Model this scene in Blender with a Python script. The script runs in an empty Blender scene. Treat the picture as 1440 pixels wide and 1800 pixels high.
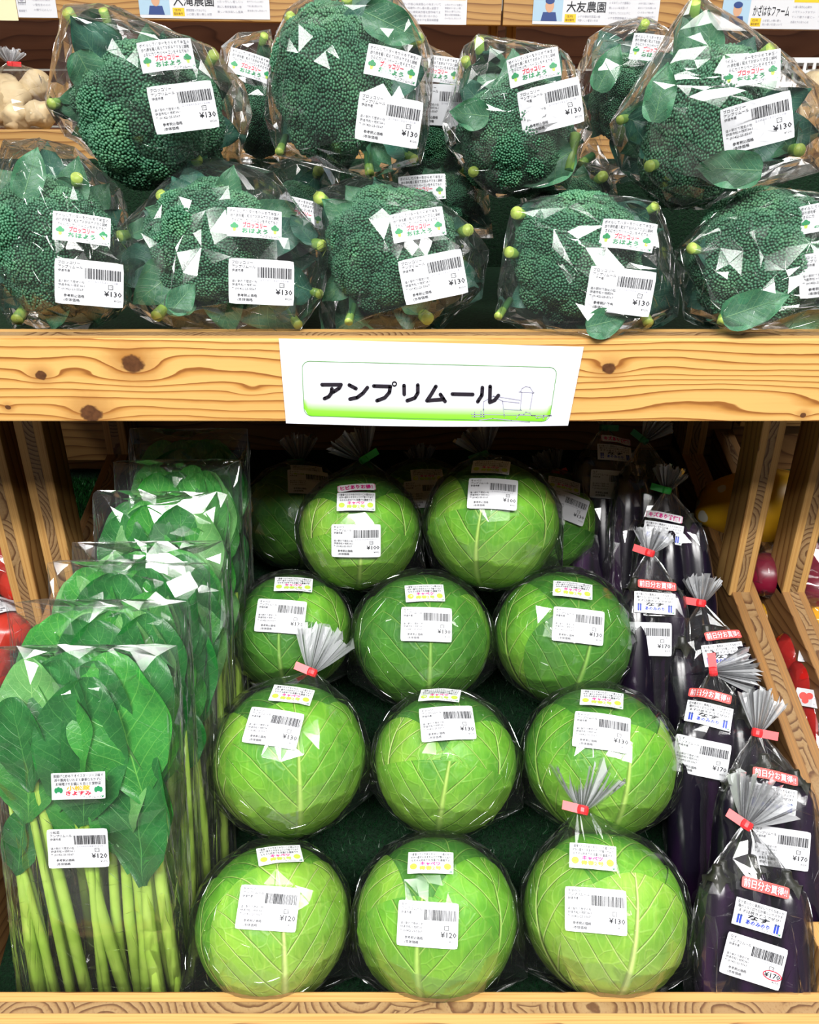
import bpy, bmesh, math, random
import numpy as np
from mathutils import Vector, Matrix, noise
from mathutils.bvhtree import BVHTree

SC = bpy.context.scene
COL = SC.collection
rnd = random.Random(7)

# ------------------------------------------------------------------ camera, world, lights, exposure
F_PX, PITCH, EYE = 1450.0, math.radians(26.5), 1.35
cam_d = bpy.data.cameras.new('camera')
cam_d.sensor_fit = 'HORIZONTAL'; cam_d.sensor_width = 36.0
cam_d.lens = 36.0 * F_PX / 1440.0
cam_d.clip_start = 0.02
cam = bpy.data.objects.new('camera', cam_d); COL.objects.link(cam)
cam.location = (0, 0, EYE); cam.rotation_euler = (math.radians(90) - PITCH, 0, 0)
SC.camera = cam

world = bpy.data.worlds.new('world'); SC.world = world; world.use_nodes = True
world.node_tree.nodes['Background'].inputs[0].default_value = (0.93, 0.97, 1.0, 1)
world.node_tree.nodes['Background'].inputs[1].default_value = 0.055

def lamp(x, y, z, sx, sy, power, tilt=0.0, col=(1.0, 0.985, 0.96)):
    d = bpy.data.lights.new('tube_light', 'AREA'); d.shape = 'RECTANGLE'; d.size = sx; d.size_y = sy
    d.energy = power; d.color = col
    o = bpy.data.objects.new('tube_light', d); COL.objects.link(o)
    o.location = (x, y, z); o.rotation_euler = (tilt, 0, 0)
    return o
# fluorescent fixtures on the shop ceiling, mostly behind and above the viewer, then strips added for film glints
lamp(-0.75, -0.85, 2.85, 1.25, 0.20, 62, math.radians(20))
lamp(0.75, -0.85, 2.85, 1.25, 0.20, 62, math.radians(20))
lamp(-1.9, 0.6, 2.95, 0.2, 1.25, 30)
lamp(1.9, 0.6, 2.95, 0.2, 1.25, 30)
lamp(-0.2, -1.6, 3.0, 2.4, 0.20, 54, math.radians(28))
lamp(0.2, 1.35, 3.0, 2.4, 0.18, 20)
lamp(-0.9, -0.05, 2.95, 0.16, 1.3, 12)  # added pair of unseen strips, for more glints on the film
lamp(0.9, -0.05, 2.95, 0.16, 1.3, 12)
lamp(0.0, -1.15, 2.9, 2.6, 0.14, 28, math.radians(25))  # unseen strip added so that more film creases catch light

SC.view_settings.view_transform = 'Standard'; SC.view_settings.look = 'None'
SC.view_settings.gamma = 1.0; SC.view_settings.use_curve_mapping = False
SC.view_settings.exposure = -0.15
SC.cycles.transparent_max_bounces = 48
SC.cycles.use_adaptive_sampling = True; SC.cycles.adaptive_threshold = 0.04
SC.cycles.max_bounces = 5; SC.cycles.diffuse_bounces = 2; SC.cycles.glossy_bounces = 2
SC.cycles.transmission_bounces = 2
SC.cycles.caustics_reflective = False; SC.cycles.caustics_refractive = False
SC.cycles.sample_clamp_indirect = 4.0

# ------------------------------------------------------------------ geometry of the view
CP, SP = math.cos(PITCH), math.sin(PITCH)
VR, VU, VF = Vector((1, 0, 0)), Vector((0, SP, CP)), Vector((0, CP, -SP))
CAM = Vector((0, 0, EYE))
def ray(px, py):
    return Vector(((px - 720) / F_PX, CP + (900 - py) / F_PX * SP, -SP + (900 - py) / F_PX * CP))
def at(px, py, Z):                       # point seen at a pixel, at depth Z along the view axis
    return CAM + ray(px, py) * Z
def at_y(px, py, Y):                     # point seen at a pixel, on the plane y = Y
    r = ray(px, py); return CAM + r * (Y / r.y)
BED0, BEDT = (0.644, 0.496), math.tan(math.radians(25))
def bed_z(y): return BED0[1] + (y - BED0[0]) * BEDT

# ------------------------------------------------------------------ node helpers
class Mat:
    def __init__(s, name):
        s.m = bpy.data.materials.new(name); s.m.use_nodes = True
        s.t = s.m.node_tree; s.t.nodes.clear()
        s.out = s.t.nodes.new('ShaderNodeOutputMaterial')
    def n(s, typ, ins=None, **props):
        nd = s.t.nodes.new('ShaderNode' + typ)
        for k, v in props.items(): setattr(nd, k, v)
        for k, v in (ins or {}).items(): s.put(nd.inputs[k], v)
        return nd
    def put(s, sock, v):
        if isinstance(v, bpy.types.NodeSocket): s.t.links.new(v, sock)
        elif isinstance(v, (tuple, list)) and len(v) == 3 and len(sock.default_value) == 4: sock.default_value = (*v, 1)
        else: sock.default_value = v
    def M(s, op, a, b=0.0, c=None):
        nd = s.t.nodes.new('ShaderNodeMath'); nd.operation = op
        s.put(nd.inputs[0], a); s.put(nd.inputs[1], b)
        if c is not None: s.put(nd.inputs[2], c)
        return nd.outputs[0]
    def add(s, a, b): return s.M('ADD', a, b)
    def mul(s, a, b): return s.M('MULTIPLY', a, b)
    def xyz(s, sock):
        nd = s.n('SeparateXYZ', {0: sock}); return nd.outputs
    def comb(s, x, y, z): return s.n('CombineXYZ', {0: x, 1: y, 2: z}).outputs[0]
    def obj(s): return s.n('TexCoord').outputs['Object']
    def gen(s): return s.n('TexCoord').outputs['Generated']
    def uv(s): return s.n('TexCoord').outputs['UV']
    def noise(s, vec, scale, detail=2.0, rough=0.5, dist=0.0):
        return s.n('TexNoise', {'Vector': vec, 'Scale': scale, 'Detail': detail, 'Roughness': rough, 'Distortion': dist}).outputs[0]
    def scale(s, vec, sc):
        return s.n('Mapping', {'Vector': vec, 'Scale': sc}).outputs[0]
    def ramp(s, fac, stops, interp='LINEAR'):
        nd = s.n('ValToRGB', {0: fac}); cr = nd.color_ramp; cr.interpolation = interp
        while len(cr.elements) < len(stops): cr.elements.new(0.5)
        for e, (p, c) in zip(cr.elements, stops):
            e.position = p; e.color = (*c, 1) if len(c) == 3 else c
        return nd.outputs[0]
    def mix(s, fac, a, b):
        nd = s.n('Mix', data_type='RGBA')
        s.put(nd.inputs[0], fac); s.put(nd.inputs[6], a); s.put(nd.inputs[7], b)
        return nd.outputs[2]
    def sstep(s, x, a, b):
        nd = s.n('MapRange', {'Value': x, 'From Min': a, 'From Max': b}, interpolation_type='SMOOTHSTEP'); return nd.outputs[0]
    def bump(s, h, strength=0.5, dist=0.002, normal=None):
        i = {'Height': h, 'Strength': strength, 'Distance': dist}
        if normal is not None: i['Normal'] = normal
        return s.n('Bump', i).outputs[0]
    def pbr(s, col, rough=0.5, normal=None, spec=0.5, **kw):
        i = {'Base Color': col, 'Roughness': rough, 'Specular IOR Level': spec}
        if normal is not None: i['Normal'] = normal
        i.update(kw)
        b = s.n('BsdfPrincipled', i); s.t.links.new(b.outputs[0], s.out.inputs[0]); return s.m

def plain(name, col, rough=0.5, spec=0.5, **kw): return Mat(name).pbr(col, rough, None, spec, **kw)

# ------------------------------------------------------------------ materials
INK = {k: plain('ink_' + k, c, 0.45, 0.3) for k, c in dict(
    black=(0.012, 0.012, 0.016), red=(0.62, 0.02, 0.05), pink=(0.62, 0.02, 0.22), green=(0.02, 0.22, 0.08), lime=(0.42, 0.58, 0.07),
    blue=(0.03, 0.06, 0.42), orange=(0.70, 0.38, 0.04), yellow=(0.75, 0.50, 0.03), gray=(0.30, 0.30, 0.36), pale=(0.62, 0.66, 0.76),
    skin=(0.55, 0.32, 0.20), navy=(0.03, 0.06, 0.20), brown=(0.12, 0.05, 0.02), salmon=(0.70, 0.10, 0.09), grayblue=(0.35, 0.50, 0.62)).items()}
INK['paper'] = plain('label_paper', (0.62, 0.63, 0.66), 0.40, 0.35)
INK['cream'] = plain('card_cream', (0.74, 0.66, 0.42), 0.5, 0.3)
INK['white'] = plain('sticker_white', (0.72, 0.72, 0.74), 0.4, 0.3)

def film_mat(name, haze, refl, rough=0.08):
    m = Mat(name)
    gl = m.n('BsdfGlossy', {'Color': (1, 1, 1), 'Roughness': rough}); tr = m.n('BsdfTransparent', {'Color': (1, 1, 1)}); df = m.n('BsdfDiffuse', {'Color': (0.86, 0.88, 0.91)})
    fac = m.M('MINIMUM', m.add(m.mul(m.n('LayerWeight', {'Blend': 0.22}).outputs['Fresnel'], 0.85), refl), 0.75)
    a = m.n('MixShader', {0: haze, 1: tr.outputs[0], 2: df.outputs[0]}); b = m.n('MixShader', {0: fac, 1: a.outputs[0], 2: gl.outputs[0]})
    m.t.links.new(b.outputs[0], m.out.inputs[0]); return m.m
FILM = film_mat('clear_film', 0.010, 0.045, 0.10)
FILM_FINE = FILM
FILM_TAIL = film_mat('gathered_film', 0.50, 0.12, 0.12)

def bud_mat(name, a, b, c):
    m = Mat(name); o = m.obj()
    big = m.noise(o, 22.0, 2.0); v = m.n('TexVoronoi', {'Vector': o, 'Scale': 260.0}).outputs['Color']
    r = m.xyz(v)[0]
    col = m.mix(m.sstep(big, 0.35, 0.7), m.mix(r, a, b), m.mix(r, b, c))
    return m.pbr(col, 0.42, None, 0.45)
BUD = bud_mat('broccoli_buds', (0.024, 0.105, 0.056), (0.044, 0.165, 0.082), (0.088, 0.235, 0.110))
CROWN = plain('bud_gap_shade', (0.012, 0.060, 0.022), 0.7)  # dark base between the buds, the shade of their gaps put into its colour

def leaf_mat(name, dark, mid, vein, nveins, rough=0.45, slope=0.9, w0=0.05):
    m = Mat(name); u = m.xyz(m.uv()); a, b = u[0], m.M('SUBTRACT', m.mul(u[1], 2.0), 1.0)
    ab = m.M('ABSOLUTE', b); o = m.obj()
    wob = m.mul(m.M('SUBTRACT', m.noise(o, 30.0, 2.0), 0.5), 0.05)
    rib = m.sstep(ab, m.M('SUBTRACT', w0, m.mul(a, w0 * 0.75)), 0.0)
    q = m.mul(m.add(m.M('SUBTRACT', a, m.mul(ab, slope / 3.0)), wob), nveins)
    fr = m.M('ABSOLUTE', m.M('SUBTRACT', m.M('FRACT', q), 0.5))
    side = m.mul(m.sstep(fr, m.M('SUBTRACT', 0.09, m.mul(ab, 0.06)), 0.0), 0.6)
    cell = m.n('TexVoronoi', {'Vector': o, 'Scale': 150.0}, feature='DISTANCE_TO_EDGE').outputs[0]
    net = m.mul(m.sstep(cell, 0.10, 0.0), 0.16)
    vm = m.M('MAXIMUM', rib, m.M('MAXIMUM', side, net))
    base = m.mix(m.sstep(m.noise(o, 14.0, 3.0), 0.3, 0.7), dark, mid)
    col = m.mix(vm, base, vein)
    h = m.add(m.mul(vm, -0.5), m.mul(m.noise(o, 55.0, 2.0), 1.0))
    return m.pbr(col, rough, m.bump(h, 0.5, 0.002), 0.4)
BLEAF = leaf_mat('broccoli_leaf', (0.012, 0.070, 0.052), (0.036, 0.140, 0.092), (0.10, 0.25, 0.135), 9.0)
BLEAF2 = leaf_mat('broccoli_leaf_pale', (0.026, 0.115, 0.060), (0.055, 0.190, 0.090), (0.150, 0.320, 0.140), 8.0)
KLEAF = leaf_mat('komatsuna_leaf', (0.014, 0.155, 0.022), (0.045, 0.285, 0.036), (0.150, 0.46, 0.075), 8.0, 0.35)
KLEAF2 = leaf_mat('komatsuna_leaf_deep', (0.008, 0.090, 0.018), (0.022, 0.175, 0.032), (0.080, 0.30, 0.065), 8.0, 0.35)

KLEAF3 = leaf_mat('komatsuna_leaf_underside', (0.070, 0.240, 0.060), (0.130, 0.360, 0.095), (0.26, 0.52, 0.16), 8.0, 0.4)

def stalk_mat(name, a, b, sc=60.0):
    m = Mat(name); o = m.obj()
    return m.pbr(m.mix(m.noise(o, sc, 2.0), a, b), 0.38, None, 0.45)
STALK_DARK = stalk_mat('stalk_green', (0.03, 0.11, 0.04), (0.07, 0.19, 0.06))  # inner stretch of the stalk, dark like the leaf tissue it merges into
STALK = stalk_mat('broccoli_stalk', (0.12, 0.28, 0.05), (0.26, 0.42, 0.08))
CUT = stalk_mat('stalk_cut_end', (0.36, 0.52, 0.06), (0.50, 0.62, 0.14), 200)
KSTEM = stalk_mat('komatsuna_stem', (0.27, 0.52, 0.035), (0.52, 0.70, 0.14), 35)

def cabbage_mat(name, dark, mid, pale, vein):
    m = Mat(name); u = m.xyz(m.uv()); a, b = u[0], m.M('SUBTRACT', m.mul(u[1], 4.0), 2.0)    # angles along and across the leaf, radians
    o = m.obj()
    wob = m.mul(m.M('SUBTRACT', m.noise(o, 6.0, 1.0), 0.5), 0.34)
    wob2 = m.mul(m.M('SUBTRACT', m.noise(o, 26.0, 1.0), 0.5), 0.05)
    b2 = m.add(b, m.mul(wob, 0.25)); ab = m.M('ABSOLUTE', b2)
    ribw = m.M('MAXIMUM', m.M('SUBTRACT', 0.066, m.mul(a, 0.026)), 0.012)
    rib = m.sstep(m.M('DIVIDE', ab, ribw), 1.25, 0.15)
    sgn = m.mul(m.M('GREATER_THAN', b2, 0.0), 0.13)
    q = m.add(m.add(m.M('SUBTRACT', a, m.mul(ab, 1.25)), m.add(wob, wob2)), sgn)
    fr = m.M('ABSOLUTE', m.M('SUBTRACT', m.M('FRACT', m.mul(q, 2.7)), 0.5))
    sw = m.M('MAXIMUM', m.M('SUBTRACT', 0.085, m.mul(ab, 0.05)), 0.022)
    side = m.mul(m.sstep(m.M('DIVIDE', fr, m.mul(sw, 0.8)), 1.2, 0.1), m.add(0.35, m.mul(m.noise(o, 17.0, 1.0), 0.75)))
    cell = m.n('TexVoronoi', {'Vector': m.n('VectorMath', {0: o, 1: m.comb(m.mul(wob, 0.1), wob2, 0.0)}, operation='ADD').outputs[0], 'Scale': 46.0}, feature='DISTANCE_TO_EDGE').outputs[0]
    net = m.mul(m.sstep(cell, 0.075, 0.0), 0.12)
    vm = m.M('MAXIMUM', rib, m.M('MAXIMUM', side, net))
    n1 = m.noise(o, 13.0, 3.0)
    base = m.mix(m.sstep(n1, 0.32, 0.68), dark, mid)
    base = m.mix(m.mul(m.sstep(a, 1.75, 0.15), 0.8), base, pale)
    streak = m.noise(m.comb(m.mul(a, 3.0), m.mul(b, 26.0), 0.0), 1.0, 3.0)
    base = m.mix(m.mul(m.sstep(streak, 0.5, 0.8), 0.35), base, pale)
    col = m.mix(m.mul(vm, 0.85), base, vein)
    h = m.add(m.mul(vm, 0.9), m.mul(m.noise(o, 42.0, 3.0), 0.9))
    return m.pbr(col, 0.45, m.bump(h, 0.7, 0.0034), 0.35)
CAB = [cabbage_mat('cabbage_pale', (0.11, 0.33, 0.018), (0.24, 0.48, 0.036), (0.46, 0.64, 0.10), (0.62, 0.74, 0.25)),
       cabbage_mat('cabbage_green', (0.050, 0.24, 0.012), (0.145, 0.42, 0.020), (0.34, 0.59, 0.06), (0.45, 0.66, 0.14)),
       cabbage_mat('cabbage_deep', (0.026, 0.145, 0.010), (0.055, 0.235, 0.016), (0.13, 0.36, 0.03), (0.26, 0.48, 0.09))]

def eggplant_mat():
    m = Mat('eggplant_skin'); o = m.obj(); z = m.xyz(o)[2]
    n = m.noise(m.scale(o, (30, 30, 6)), 1.0, 2.0)
    return m.pbr(m.mix(m.sstep(n, 0.5, 0.8), (0.0045, 0.003, 0.008), (0.030, 0.006, 0.040)), 0.22, None, 0.5)
EGG = eggplant_mat(); CALYX = stalk_mat('eggplant_calyx', (0.006, 0.006, 0.007), (0.022, 0.024, 0.013))

# wood
def knot_wood(name, knots, freq, base, dark, line):
    m = Mat(name); o = m.obj(); x, y, z = m.xyz(o)
    nz = m.noise(m.comb(m.mul(x, 2.6), 0.0, m.mul(z, 14.0)), 1.0, 2.0, 0.5)
    h = m.add(m.mul(z, freq), m.mul(nz, 5.0)); core = None; halo = None
    for (kx, kz, A, sx, sz, r) in knots:
        dx = m.M('SUBTRACT', x, kx); dz = m.M('SUBTRACT', z, kz)
        e = m.add(m.M('POWER', m.M('ABSOLUTE', m.M('DIVIDE', dx, sx)), 2.0), m.M('POWER', m.M('ABSOLUTE', m.M('DIVIDE', dz, sz)), 2.0))
        g = m.M('EXPONENT', m.mul(e, -1.0))
        h = m.add(h, m.mul(g, A))
        if r > 0:
            d2 = m.M('SQRT', m.add(m.M('POWER', m.M('ABSOLUTE', m.M('DIVIDE', dx, 1.25)), 2.0), m.M('POWER', m.M('ABSOLUTE', dz), 2.0)))
            d2 = m.add(d2, m.mul(m.M('SUBTRACT', m.noise(o, 160.0, 2.0), 0.5), r * 0.6))
            k = m.sstep(d2, r, r * 0.72); hl = m.sstep(d2, r * 3.2, r * 0.8)
            core = k if core is None else m.M('MAXIMUM', core, k)
            halo = hl if halo is None else m.M('MAXIMUM', halo, hl)
    fine = m.noise(m.comb(m.mul(x, 9.0), 0.0, m.mul(z, 420.0)), 1.0, 2.0)
    fr = m.M('FRACT', m.add(h, m.mul(m.noise(m.comb(m.mul(x, 30.0), 0.0, m.mul(z, 90.0)), 1.0, 2.0), 0.25)))
    col = m.ramp(fr, [(0.0, base), (0.55, tuple(c * 0.94 for c in base)), (0.80, dark), (0.90, line), (0.965, line), (1.0, base)])
    wide = m.noise(m.comb(m.mul(x, 1.6), 0.0, m.mul(z, 8.0)), 1.0, 2.0)
    col = m.mix(m.mul(m.sstep(wide, 0.45, 0.75), 0.35), col, dark)
    col = m.mix(m.mul(m.sstep(fine, 0.5, 0.75), 0.16), col, dark)
    if core is not None:
        col = m.mix(m.mul(halo, 0.45), col, line); col = m.mix(core, col, m.mix(m.noise(o, 240.0, 2.0), (0.035, 0.012, 0.004), (0.14, 0.055, 0.02)))
    return m.pbr(col, 0.38, m.bump(m.add(fr, fine), 0.12, 0.0006), 0.4)
BASEW, DARKW, LINEW = (0.64, 0.375, 0.120), (0.46, 0.22, 0.052), (0.24, 0.088, 0.018)

def grain_wood(name, axis, base, dark, line, freq=75.0, amp=6.0, rough=0.5):
    m = Mat(name); c = list(m.xyz(m.obj())); L = c[axis]; o = [c[i] for i in range(3) if i != axis]
    off = m.mul(m.n('ObjectInfo').outputs['Random'], 9.0)
    nz = m.noise(m.comb(m.add(m.mul(L, 3.0), off), m.mul(o[0], 9.0), m.mul(o[1], 9.0)), 1.0, 2.0)
    fr = m.M('FRACT', m.add(m.mul(m.add(o[0], o[1]), freq), m.mul(nz, amp)))
    col = m.ramp(fr, [(0.0, base), (0.5, base), (0.82, dark), (0.93, line), (1.0, base)])
    fine = m.noise(m.comb(m.mul(L, 12.0), m.mul(o[0], 420.0), m.mul(o[1], 420.0)), 1.0, 2.0)
    col = m.mix(m.mul(m.sstep(fine, 0.45, 0.8), 0.3), col, dark)
    return m.pbr(col, rough, m.bump(fr, 0.1, 0.0005), 0.35)
W = [grain_wood('pine_face_' + 'xyz'[i], i, (0.42, 0.235, 0.075), (0.29, 0.14, 0.04), (0.15, 0.06, 0.016)) for i in range(3)]
WD = [grain_wood('pine_dark_' + 'xyz'[i], i, (0.25, 0.125, 0.045), (0.17, 0.075, 0.026), (0.09, 0.035, 0.012), 60.0, 7.0) for i in range(3)]  # same pine in darker browns
WB = grain_wood('dark_brown_board', 0, (0.125, 0.05, 0.026), (0.085, 0.032, 0.016), (0.05, 0.018, 0.009), 30.0, 4.0, 0.4)  # very dark brown for the planks behind

def ply_edge(name, axis, along, base=(0.50, 0.29, 0.095)):
    """edge of a three-layer pine board: two long-grain faces round an end-grain core"""
    m = Mat(name); g = m.xyz(m.gen())[axis]; c = list(m.xyz(m.obj())); L, T = c[along], c[axis]
    off = m.mul(m.n('ObjectInfo').outputs['Random'], 7.0)
    v = m.n('TexVoronoi', {'Vector': m.comb(m.add(m.mul(L, 11.0), off), m.add(m.mul(T, 14.0), off), 0.0), 'Scale': 1.0}).outputs['Distance']
    fr = m.M('FRACT', m.add(m.mul(v, 15.0), m.mul(m.noise(m.comb(m.mul(L, 60.0), m.mul(T, 60.0), off), 1.0, 2.0), 0.8)))
    endg = m.ramp(fr, [(0.0, (0.29, 0.185, 0.085)), (0.55, (0.26, 0.155, 0.066)), (0.82, (0.10, 0.045, 0.018)), (0.92, (0.10, 0.045, 0.018)), (1.0, (0.29, 0.185, 0.085))])
    sp = m.noise(m.comb(m.mul(L, 420.0), m.mul(T, 300.0), 0.0), 1.0, 2.0)
    endg = m.mix(m.mul(m.sstep(sp, 0.5, 0.75), 0.55), endg, (0.17, 0.075, 0.032))
    ln = m.noise(m.comb(m.mul(L, 5.0), m.mul(T, 600.0), 0.0), 1.0, 2.0)
    lay = m.mix(m.mul(m.sstep(ln, 0.42, 0.72), 0.75), base, (0.36, 0.17, 0.045))
    d = m.M('ABSOLUTE', m.M('SUBTRACT', g, 0.5))
    core = m.sstep(d, 0.185, 0.165)
    seam = m.mul(m.sstep(m.M('ABSOLUTE', m.M('SUBTRACT', d, 0.178)), 0.022, 0.0), 0.5)
    col = m.mix(core, lay, endg); col = m.mix(seam, col, (0.14, 0.06, 0.02))
    return m.pbr(col, 0.5, m.bump(m.mul(sp, core), 0.2, 0.0008), 0.35)
PE = {(a, l): ply_edge('ply_edge_%s%s' % ('xyz'[a], 'xyz'[l]), a, l) for a, l in ((1, 0), (0, 2), (0, 1))}
PE_SHADED = ply_edge('ply_edge_shaded', 0, 1, (0.24, 0.125, 0.045))  # same ply edge with the side rims' shade put into a darker base

def turf_mat():
    m = Mat('artificial_turf'); o = m.obj()
    n = m.noise(o, 240.0, 3.0, 0.7); n2 = m.noise(o, 9.0, 2.0)
    col = m.ramp(n, [(0.3, (0.0006, 0.006, 0.002)), (0.55, (0.0015, 0.018, 0.005)), (0.8, (0.004, 0.042, 0.010))])
    return m.pbr(m.mix(m.mul(n2, 0.4), col, (0.001, 0.014, 0.004)), 0.75, m.bump(n, 0.9, 0.004), 0.2)
TURF = turf_mat()
TAPE_RED = plain('red_tape', (0.70, 0.025, 0.03), 0.35); TAPE_GREEN = plain('green_tape', (0.03, 0.42, 0.06), 0.35)
TAPE_DARK = plain('dark_green_tape', (0.01, 0.16, 0.05), 0.35)

# ------------------------------------------------------------------ object helpers
def link(o, parent=None):
    COL.objects.link(o)
    if parent is not None: o.parent = parent
    return o
def tag(o, label=None, cat=None, group=None, kind=None):
    for k, v in (('label', label), ('category', cat), ('group', group), ('kind', kind)):
        if v: o[k] = v
    return o
def thing(name, loc, label, cat, group=None):
    o = bpy.data.objects.new(name, None); o.empty_display_size = 0.02; link(o); o.location = loc
    return tag(o, label, cat, group)
def mesh_obj(name, verts, faces, mats, parent=None, mat_ids=None, smooth=False, uvs=None, org=None):
    """verts in world space; the object sits at its parent's origin (or at org)"""
    base = Vector(org) if org is not None else (parent.location.copy() if parent is not None else Vector((0, 0, 0)))
    V = np.array(verts, dtype=np.float64).reshape(-1, 3) - np.array(base)
    me = bpy.data.meshes.new(name)
    me.from_pydata(V.tolist(), [], [list(map(int, f)) for f in faces] if not isinstance(faces, np.ndarray) else faces.tolist())
    for m in (mats if isinstance(mats, (list, tuple)) else [mats]): me.materials.append(m)
    if mat_ids is not None: me.polygons.foreach_set('material_index', np.array(mat_ids, dtype=np.int32))
    if smooth: me.polygons.foreach_set('use_smooth', np.ones(len(me.polygons), dtype=bool))
    if uvs is not None:
        lay = me.uv_layers.new(name='UVMap'); li = np.empty(len(me.loops), dtype=np.int32); me.loops.foreach_get('vertex_index', li)
        lay.data.foreach_set('uv', np.array(uvs, dtype=np.float32)[li].ravel())
    me.update()
    o = bpy.data.objects.new(name, me); link(o, parent)
    if parent is None: o.location = base
    elif org is not None: o.location = base - parent.location
    return o
def box(name, x0, x1, y0, y1, z0, z1, mats, parent=None, ids=None, bevel=0.0015, shear=0.0):
    """board; ids gives the material of (x-, x+, y-, y+, z-, z+); shear tilts it along y"""
    c = Vector(((x0 + x1) / 2, (y0 + y1) / 2, (z0 + z1) / 2))
    bm = bmesh.new(); bmesh.ops.create_cube(bm, size=1.0)
    for v in bm.verts:
        v.co = Vector((v.co.x * (x1 - x0), v.co.y * (y1 - y0), v.co.z * (z1 - z0)))
    for f in bm.faces:
        n = f.normal; k = max(range(3), key=lambda i: abs(n[i])); f.material_index = ids[2 * k + (1 if n[k] > 0 else 0)] if ids else 0
    if bevel: bmesh.ops.bevel(bm, geom=bm.edges[:], offset=bevel, segments=2, affect='EDGES', profile=0.6)
    if shear:
        for v in bm.verts: v.co.z += v.co.y * shear
    me = bpy.data.meshes.new(name); bm.to_mesh(me); bm.free()
    for m in (mats if isinstance(mats, (list, tuple)) else [mats]): me.materials.append(m)
    o = bpy.data.objects.new(name, me); link(o, parent)
    o.location = c - (parent.location if parent is not None else Vector((0, 0, 0)))
    return o
def grid_faces(nu, nv):
    return [[i * nv + j, (i + 1) * nv + j, (i + 1) * nv + j + 1, i * nv + j + 1] for i in range(nu - 1) for j in range(nv - 1)]
def tube(path, radii, n=10, caps=True):
    V, Fc = [], []
    P = [Vector(p) for p in path]
    for i, p in enumerate(P):
        d = (P[min(i + 1, len(P) - 1)] - P[max(i - 1, 0)]).normalized()
        a = d.orthogonal().normalized() if i == 0 else (A - d * A.dot(d)).normalized()
        A = a; b = d.cross(a)
        for k in range(n):
            t = 2 * math.pi * k / n; V.append(p + (a * math.cos(t) + b * math.sin(t)) * radii[i])
    for i in range(len(P) - 1):
        for k in range(n):
            Fc.append([i * n + k, i * n + (k + 1) % n, (i + 1) * n + (k + 1) % n, (i + 1) * n + k])
    if caps: Fc.append(list(range(n - 1, -1, -1))); Fc.append([(len(P) - 1) * n + k for k in range(n)])
    return V, Fc

# ------------------------------------------------------------------ printed labels
_tc = {}
def text_mesh(body, bold=0.0):
    key = (body, bold)
    if key not in _tc:
        c = bpy.data.curves.new('lettering', 'FONT'); c.body = body; c.size = 1.0; c.resolution_u = 1; c.offset = bold
        o = bpy.data.objects.new('lettering', c); COL.objects.link(o)
        dg = bpy.context.evaluated_depsgraph_get(); me = bpy.data.meshes.new_from_object(o.evaluated_get(dg))
        v = np.array([x.co[:2] for x in me.vertices]).reshape(-1, 2); f = [list(p.vertices) for p in me.polygons]
        bpy.data.objects.remove(o); bpy.data.curves.remove(c); bpy.data.meshes.remove(me)
        _tc[key] = (v, f)
    return _tc[key]
class Design:
    """flat print: paper of w x h mm, origin in the middle, y up"""
    def __init__(s, w, h, paper='paper', r=2.0):
        s.w, s.h, s.paper, s.r, s.items = w, h, paper, r, []
    def poly(s, pts, ink, lv=1):
        s.items.append((np.array(pts, float), [list(range(len(pts)))], ink, lv))
    def rect(s, x0, y0, x1, y1, ink, lv=1): s.poly([(x0, y0), (x1, y0), (x1, y1), (x0, y1)], ink, lv)
    def disc(s, x, y, r, ink, lv=1, n=14, ry=None):
        s.poly([(x + r * math.cos(2 * math.pi * k / n), y + (ry or r) * math.sin(2 * math.pi * k / n)) for k in range(n)], ink, lv)
    def text(s, body, x, y, size, ink='black', fit=None, bold=0.0, lv=2, rot=0.0, align='l'):
        v, f = text_mesh(body, bold)
        if not len(v): return
        v = v.copy(); v[:, 0] -= v[:, 0].min(); wd = max(v[:, 0].max(), 1e-6)
        sx = fit / wd if fit else size
        v = v * np.array([sx, size])
        if align == 'c': v[:, 0] -= v[:, 0].max() / 2
        c, sn = math.cos(rot), math.sin(rot)
        v = np.stack([v[:, 0] * c - v[:, 1] * sn + x, v[:, 0] * sn + v[:, 1] * c + y], 1)
        s.items.append((v, f, ink, lv))
    def frame(s, x0, y0, x1, y1, t, ink, lv=1):
        s.rect(x0, y0, x1, y0 + t, ink, lv); s.rect(x0, y1 - t, x1, y1, ink, lv); s.rect(x0, y0, x0 + t, y1, ink, lv); s.rect(x1 - t, y0, x1, y1, ink, lv)

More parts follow.
